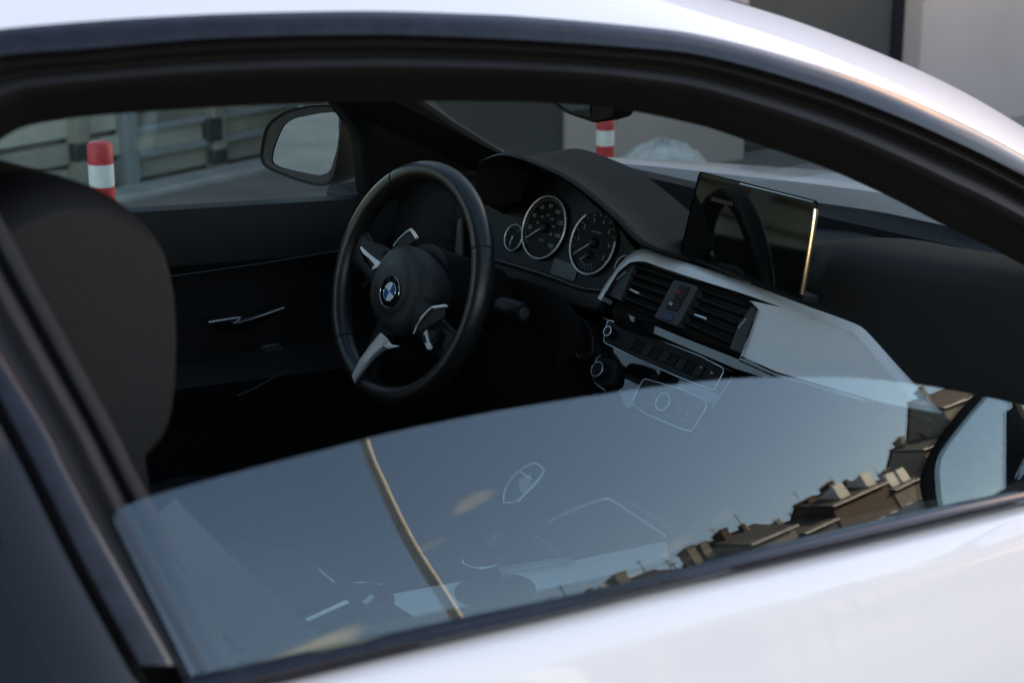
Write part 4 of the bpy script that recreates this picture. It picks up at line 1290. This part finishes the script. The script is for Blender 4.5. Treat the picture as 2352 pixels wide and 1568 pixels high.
sp_ = [ondash(x, y) for x, y in smooth([(1898, 524), (1930, 533), (1980, 537), (2050, 529), (2115, 517)], 24)]
sp_ = [p for p in sp_ if p is not None]
if len(sp_) > 5: MB().tube(sp_, .0014, 6).build('speaker_seam', M_PLATE, dash)

# ---- rear view mirror
rv = MB()
RVN = unit((-.90, .20, -.05))
RVP = onY(1380, 262, .0)
rvo = rnd([(1240, 215), (1400, 170), (1412, 240), (1408, 272), (1365, 284), (1300, 262)], 10, 3)
pprism(rv, rvo, RVP, RVN, 0, .03)
rv_o = rv.build('rear_view_mirror', M_DARK, car, bevel=.006)
pprism(MB(), rnd([(1256, 218), (1352, 196), (1356, 268), (1310, 258)], 6, 3), RVP, RVN, .0015, .002).build('mirror_glass', M_DIM, rv_o)
MB().tube([RVP + np.array((.02, 0, 0)), RVP + np.array((.14, 0, .06))], .012, 10).build('mirror_stem', M_DARK, rv_o)

# ---- centre console, lever and controller
con = []
for y, dz_ in ((.115, -.25), (.112, -.01), (.095, .0), (.0, .002), (-.115, .0), (-.165, -.010), (-.18, -.04), (-.185, -.25)):
    con.append([(x, y, z + dz_) for x, z in ((.205, .64), (.19, .57), (.175, .522), (.10, .513), (-.05, .512), (-.30, .508), (-.42, .56), (-.60, .585), (-.9, .585))])
console = MB().loft(con).build('centre_console', M_DARK, car, ang=50)
CZ = .515
MB().prism([onZ(x, y, CZ + .003) for x, y in ((1317, 1287), (1400, 1268), (1532, 1241), (1537, 1275), (1440, 1308), (1292, 1343), (1100, 1392), (940, 1425), (760, 1460), (600, 1490), (600, 1420), (720, 1395), (850, 1372), (1000, 1344), (1140, 1318))], (0, 0, -.012)).build('console_trim', M_TRIM, console, bevel=.001)
MB().loft([[onZ(x, y, CZ + h) for x, y in smooth(q, 14)] for h, q in ((.003, [(1135, 1303), (1200, 1293), (1299, 1279), (1318, 1286)]), (.012, [(1140, 1308), (1210, 1300), (1300, 1288), (1316, 1288)]), (.004, [(1140, 1318), (1215, 1307), (1290, 1293), (1316, 1289)]))]).build('console_highlight', M_RIM, console, ang=60)
ic = onZ(1105, 1322, CZ + .004)
idr = MB().lathe(ic, (0, 0, 1), (1, 0, 0), [(.026, -.004), (.024, .010), (.0235, .020), (.022, .024), (.018, .0235)], 36).build('controller_knob', M_DARK, console)
MB().tube([ic + np.array((.0235 * math.cos(q), .0235 * math.sin(q), .021)) for q in np.linspace(0, 2 * math.pi, 40, endpoint=False)], .0014, 8, closed=True, up=(0, 0, 1)).build('chrome_ring', M_SATIN, idr)
MB().prism([onZ(x, y, CZ + .006) for x, y in rnd([(1040, 1350), (1075, 1322), (1140, 1318), (1190, 1316), (1222, 1330), (1236, 1352), (1180, 1366), (1080, 1385), (1050, 1375)], 10, 3)], (0, 0, -.012)).build('controller_pad', M_PLATE, console, bevel=.002)
for q in ([(1160, 1326), (1200, 1322), (1206, 1330), (1164, 1336)], [(1166, 1340), (1210, 1334), (1218, 1344), (1172, 1352)]):
    MB().prism([onZ(x, y, CZ + .009) for x, y in q], (0, 0, -.004)).build('controller_button', M_DARK, console, bevel=.0008)
# selector lever
gp = [(1156, 1154), (1158, 1130), (1170, 1105), (1193, 1081), (1221, 1064), (1235, 1066), (1249, 1080), (1241, 1095), (1225, 1110), (1208, 1128), (1188, 1149), (1170, 1154)]
GPn = unit((-.55, -.75, .45)); GP0 = onY(1205, 1105, .0)
gps = smooth(gp + [gp[0]], 40)[:-1]
gl_ = pprism(MB(), gps, GP0, GPn, 0, .03).build('gear_lever', M_FACE, car, bevel=.005, ang=50)
MB().tube([onP(x, y, GP0 + GPn * .001, GPn) for x, y in gps], .0015, 8, closed=True, up=GPn).build('chrome_rim', M_RIM, gl_)
MB().tube([onP(x, y, GP0 + GPn * .001, GPn) for x, y in smooth([(1249, 1080), (1241, 1096), (1208, 1131), (1188, 1152)], 12)], .0022, 8).build('chrome_rim', M_RIM, gl_)
MB().tube([onP(x, y, GP0 + GPn * .001, GPn) for x, y in ((1194, 1083), (1221, 1099))], .0006, 6).build('lever_button_line', M_RIM, gl_)
a = onP(1198, 1135, GP0 - GPn * .02, GPn); b = onZ(1180, 1235, CZ)
MB().tube([a, a * .6 + b * .4 + np.array((-.004, 0, 0)), b], [.012, .010, .020], 14).build('lever_neck', M_PLATE, gl_)
MB().lathe(b + np.array((0, 0, -.004)), (0, 0, 1), (1, 0, 0), [(.045, 0), (.04, .006), (.02, .02)], 24).build('lever_gaiter', M_LEATH, gl_)
pprism(MB(), [(1190, 1100), (1206, 1092), (1221, 1086), (1220, 1106), (1207, 1128), (1196, 1132), (1192, 1116)], GP0, GPn, .0012, .002).build('lever_sheen_patch', mat('painted_sheen', (.10, .11, .12), .25, spec=.6), gl_, bevel=.0006)  # pale patch painting the sheen on the lever face
# tray and cup holder edges
MB().tube([onZ(x, y, CZ + .012) for x, y in smooth([(1262, 1200), (1274, 1191), (1330, 1165), (1378, 1148), (1396, 1145), (1406, 1149), (1440, 1171), (1529, 1231)], 40)], .0024, 8).build('tray_rim', M_RIM, console)
MB().tube([onZ(x, y, CZ + .022) for x, y in ((1450, 1155), (1501, 1185), (1540, 1210))], .0007, 6).build('tray_lid_edge', M_RIM, console)
MB().tube([onZ(x, y, CZ + .008) for x, y in smooth([(1222, 1237), (1232, 1234), (1240, 1235), (1262, 1252), (1291, 1279)], 16)], .0009, 6).build('shifter_rim', M_RIM, console)
MB().tube([onZ(x, y, CZ + .008) for x, y in ((810, 1318), (880, 1275), (960, 1225), (1010, 1195))], .0009, 6).build('console_seam', M_PLATE, console)
# cup holder beside the armrest and the bright ends of its lid
chx = onZ(830, 1372, .56)
cup = MB().lathe(chx, (0, 0, 1), (1, 0, 0), [(.040, -.06), (.040, 0), (.037, .004), (.033, .0), (.033, -.03)], 32).build('cup_holder', M_PLATE, console, ang=50)
MB().tube([chx + np.array((.0385 * math.cos(q), .0385 * math.sin(q), .003)) for q in np.linspace(.3, 2.6, 20)], .0011, 6).build('chrome_ring', M_RIM, cup)
MB().tube([onZ(x, y, .60) for x, y in ((733, 1308), (748, 1322), (768, 1338))], .0016, 6).build('lid_edge', M_RIM, console)
MB().prism([onZ(x, y, .60) for x, y in ((552, 1312), (600, 1316), (616, 1326), (612, 1338), (580, 1330))], (0, 0, -.004)).build('lid_plate', M_RIM, console)
# armrest with belt buckle
ar = seat('a', [(-.50, .53), (-.42, .50), (-.40, .58), (-.46, .605), (-.8, .61), (-.86, .58), (-.86, .52)], -.13, .10).build('armrest', M_SEAT, console, ang=70)
bk = onY(745, 1400, -.19)
MB().box(bk + np.array((0, 0, -.012)), (.040, 0, .004), (0, .010, 0), (0, 0, .011)).build('belt_buckle', M_DARK, ps_o, bevel=.006)
MB().box(bk + np.array((0, -.006, .001)), (.027, 0, .004), (0, .0035, 0), (0, 0, .0012)).build('buckle_plate', M_SATIN, ps_o, bevel=.001)
MB().box(bk + np.array((.05, -.012, .0)), (.006, 0, .003), (0, .004, 0), (0, 0, .004)).build('buckle_tongue', M_SATIN, ps_o, bevel=.001)
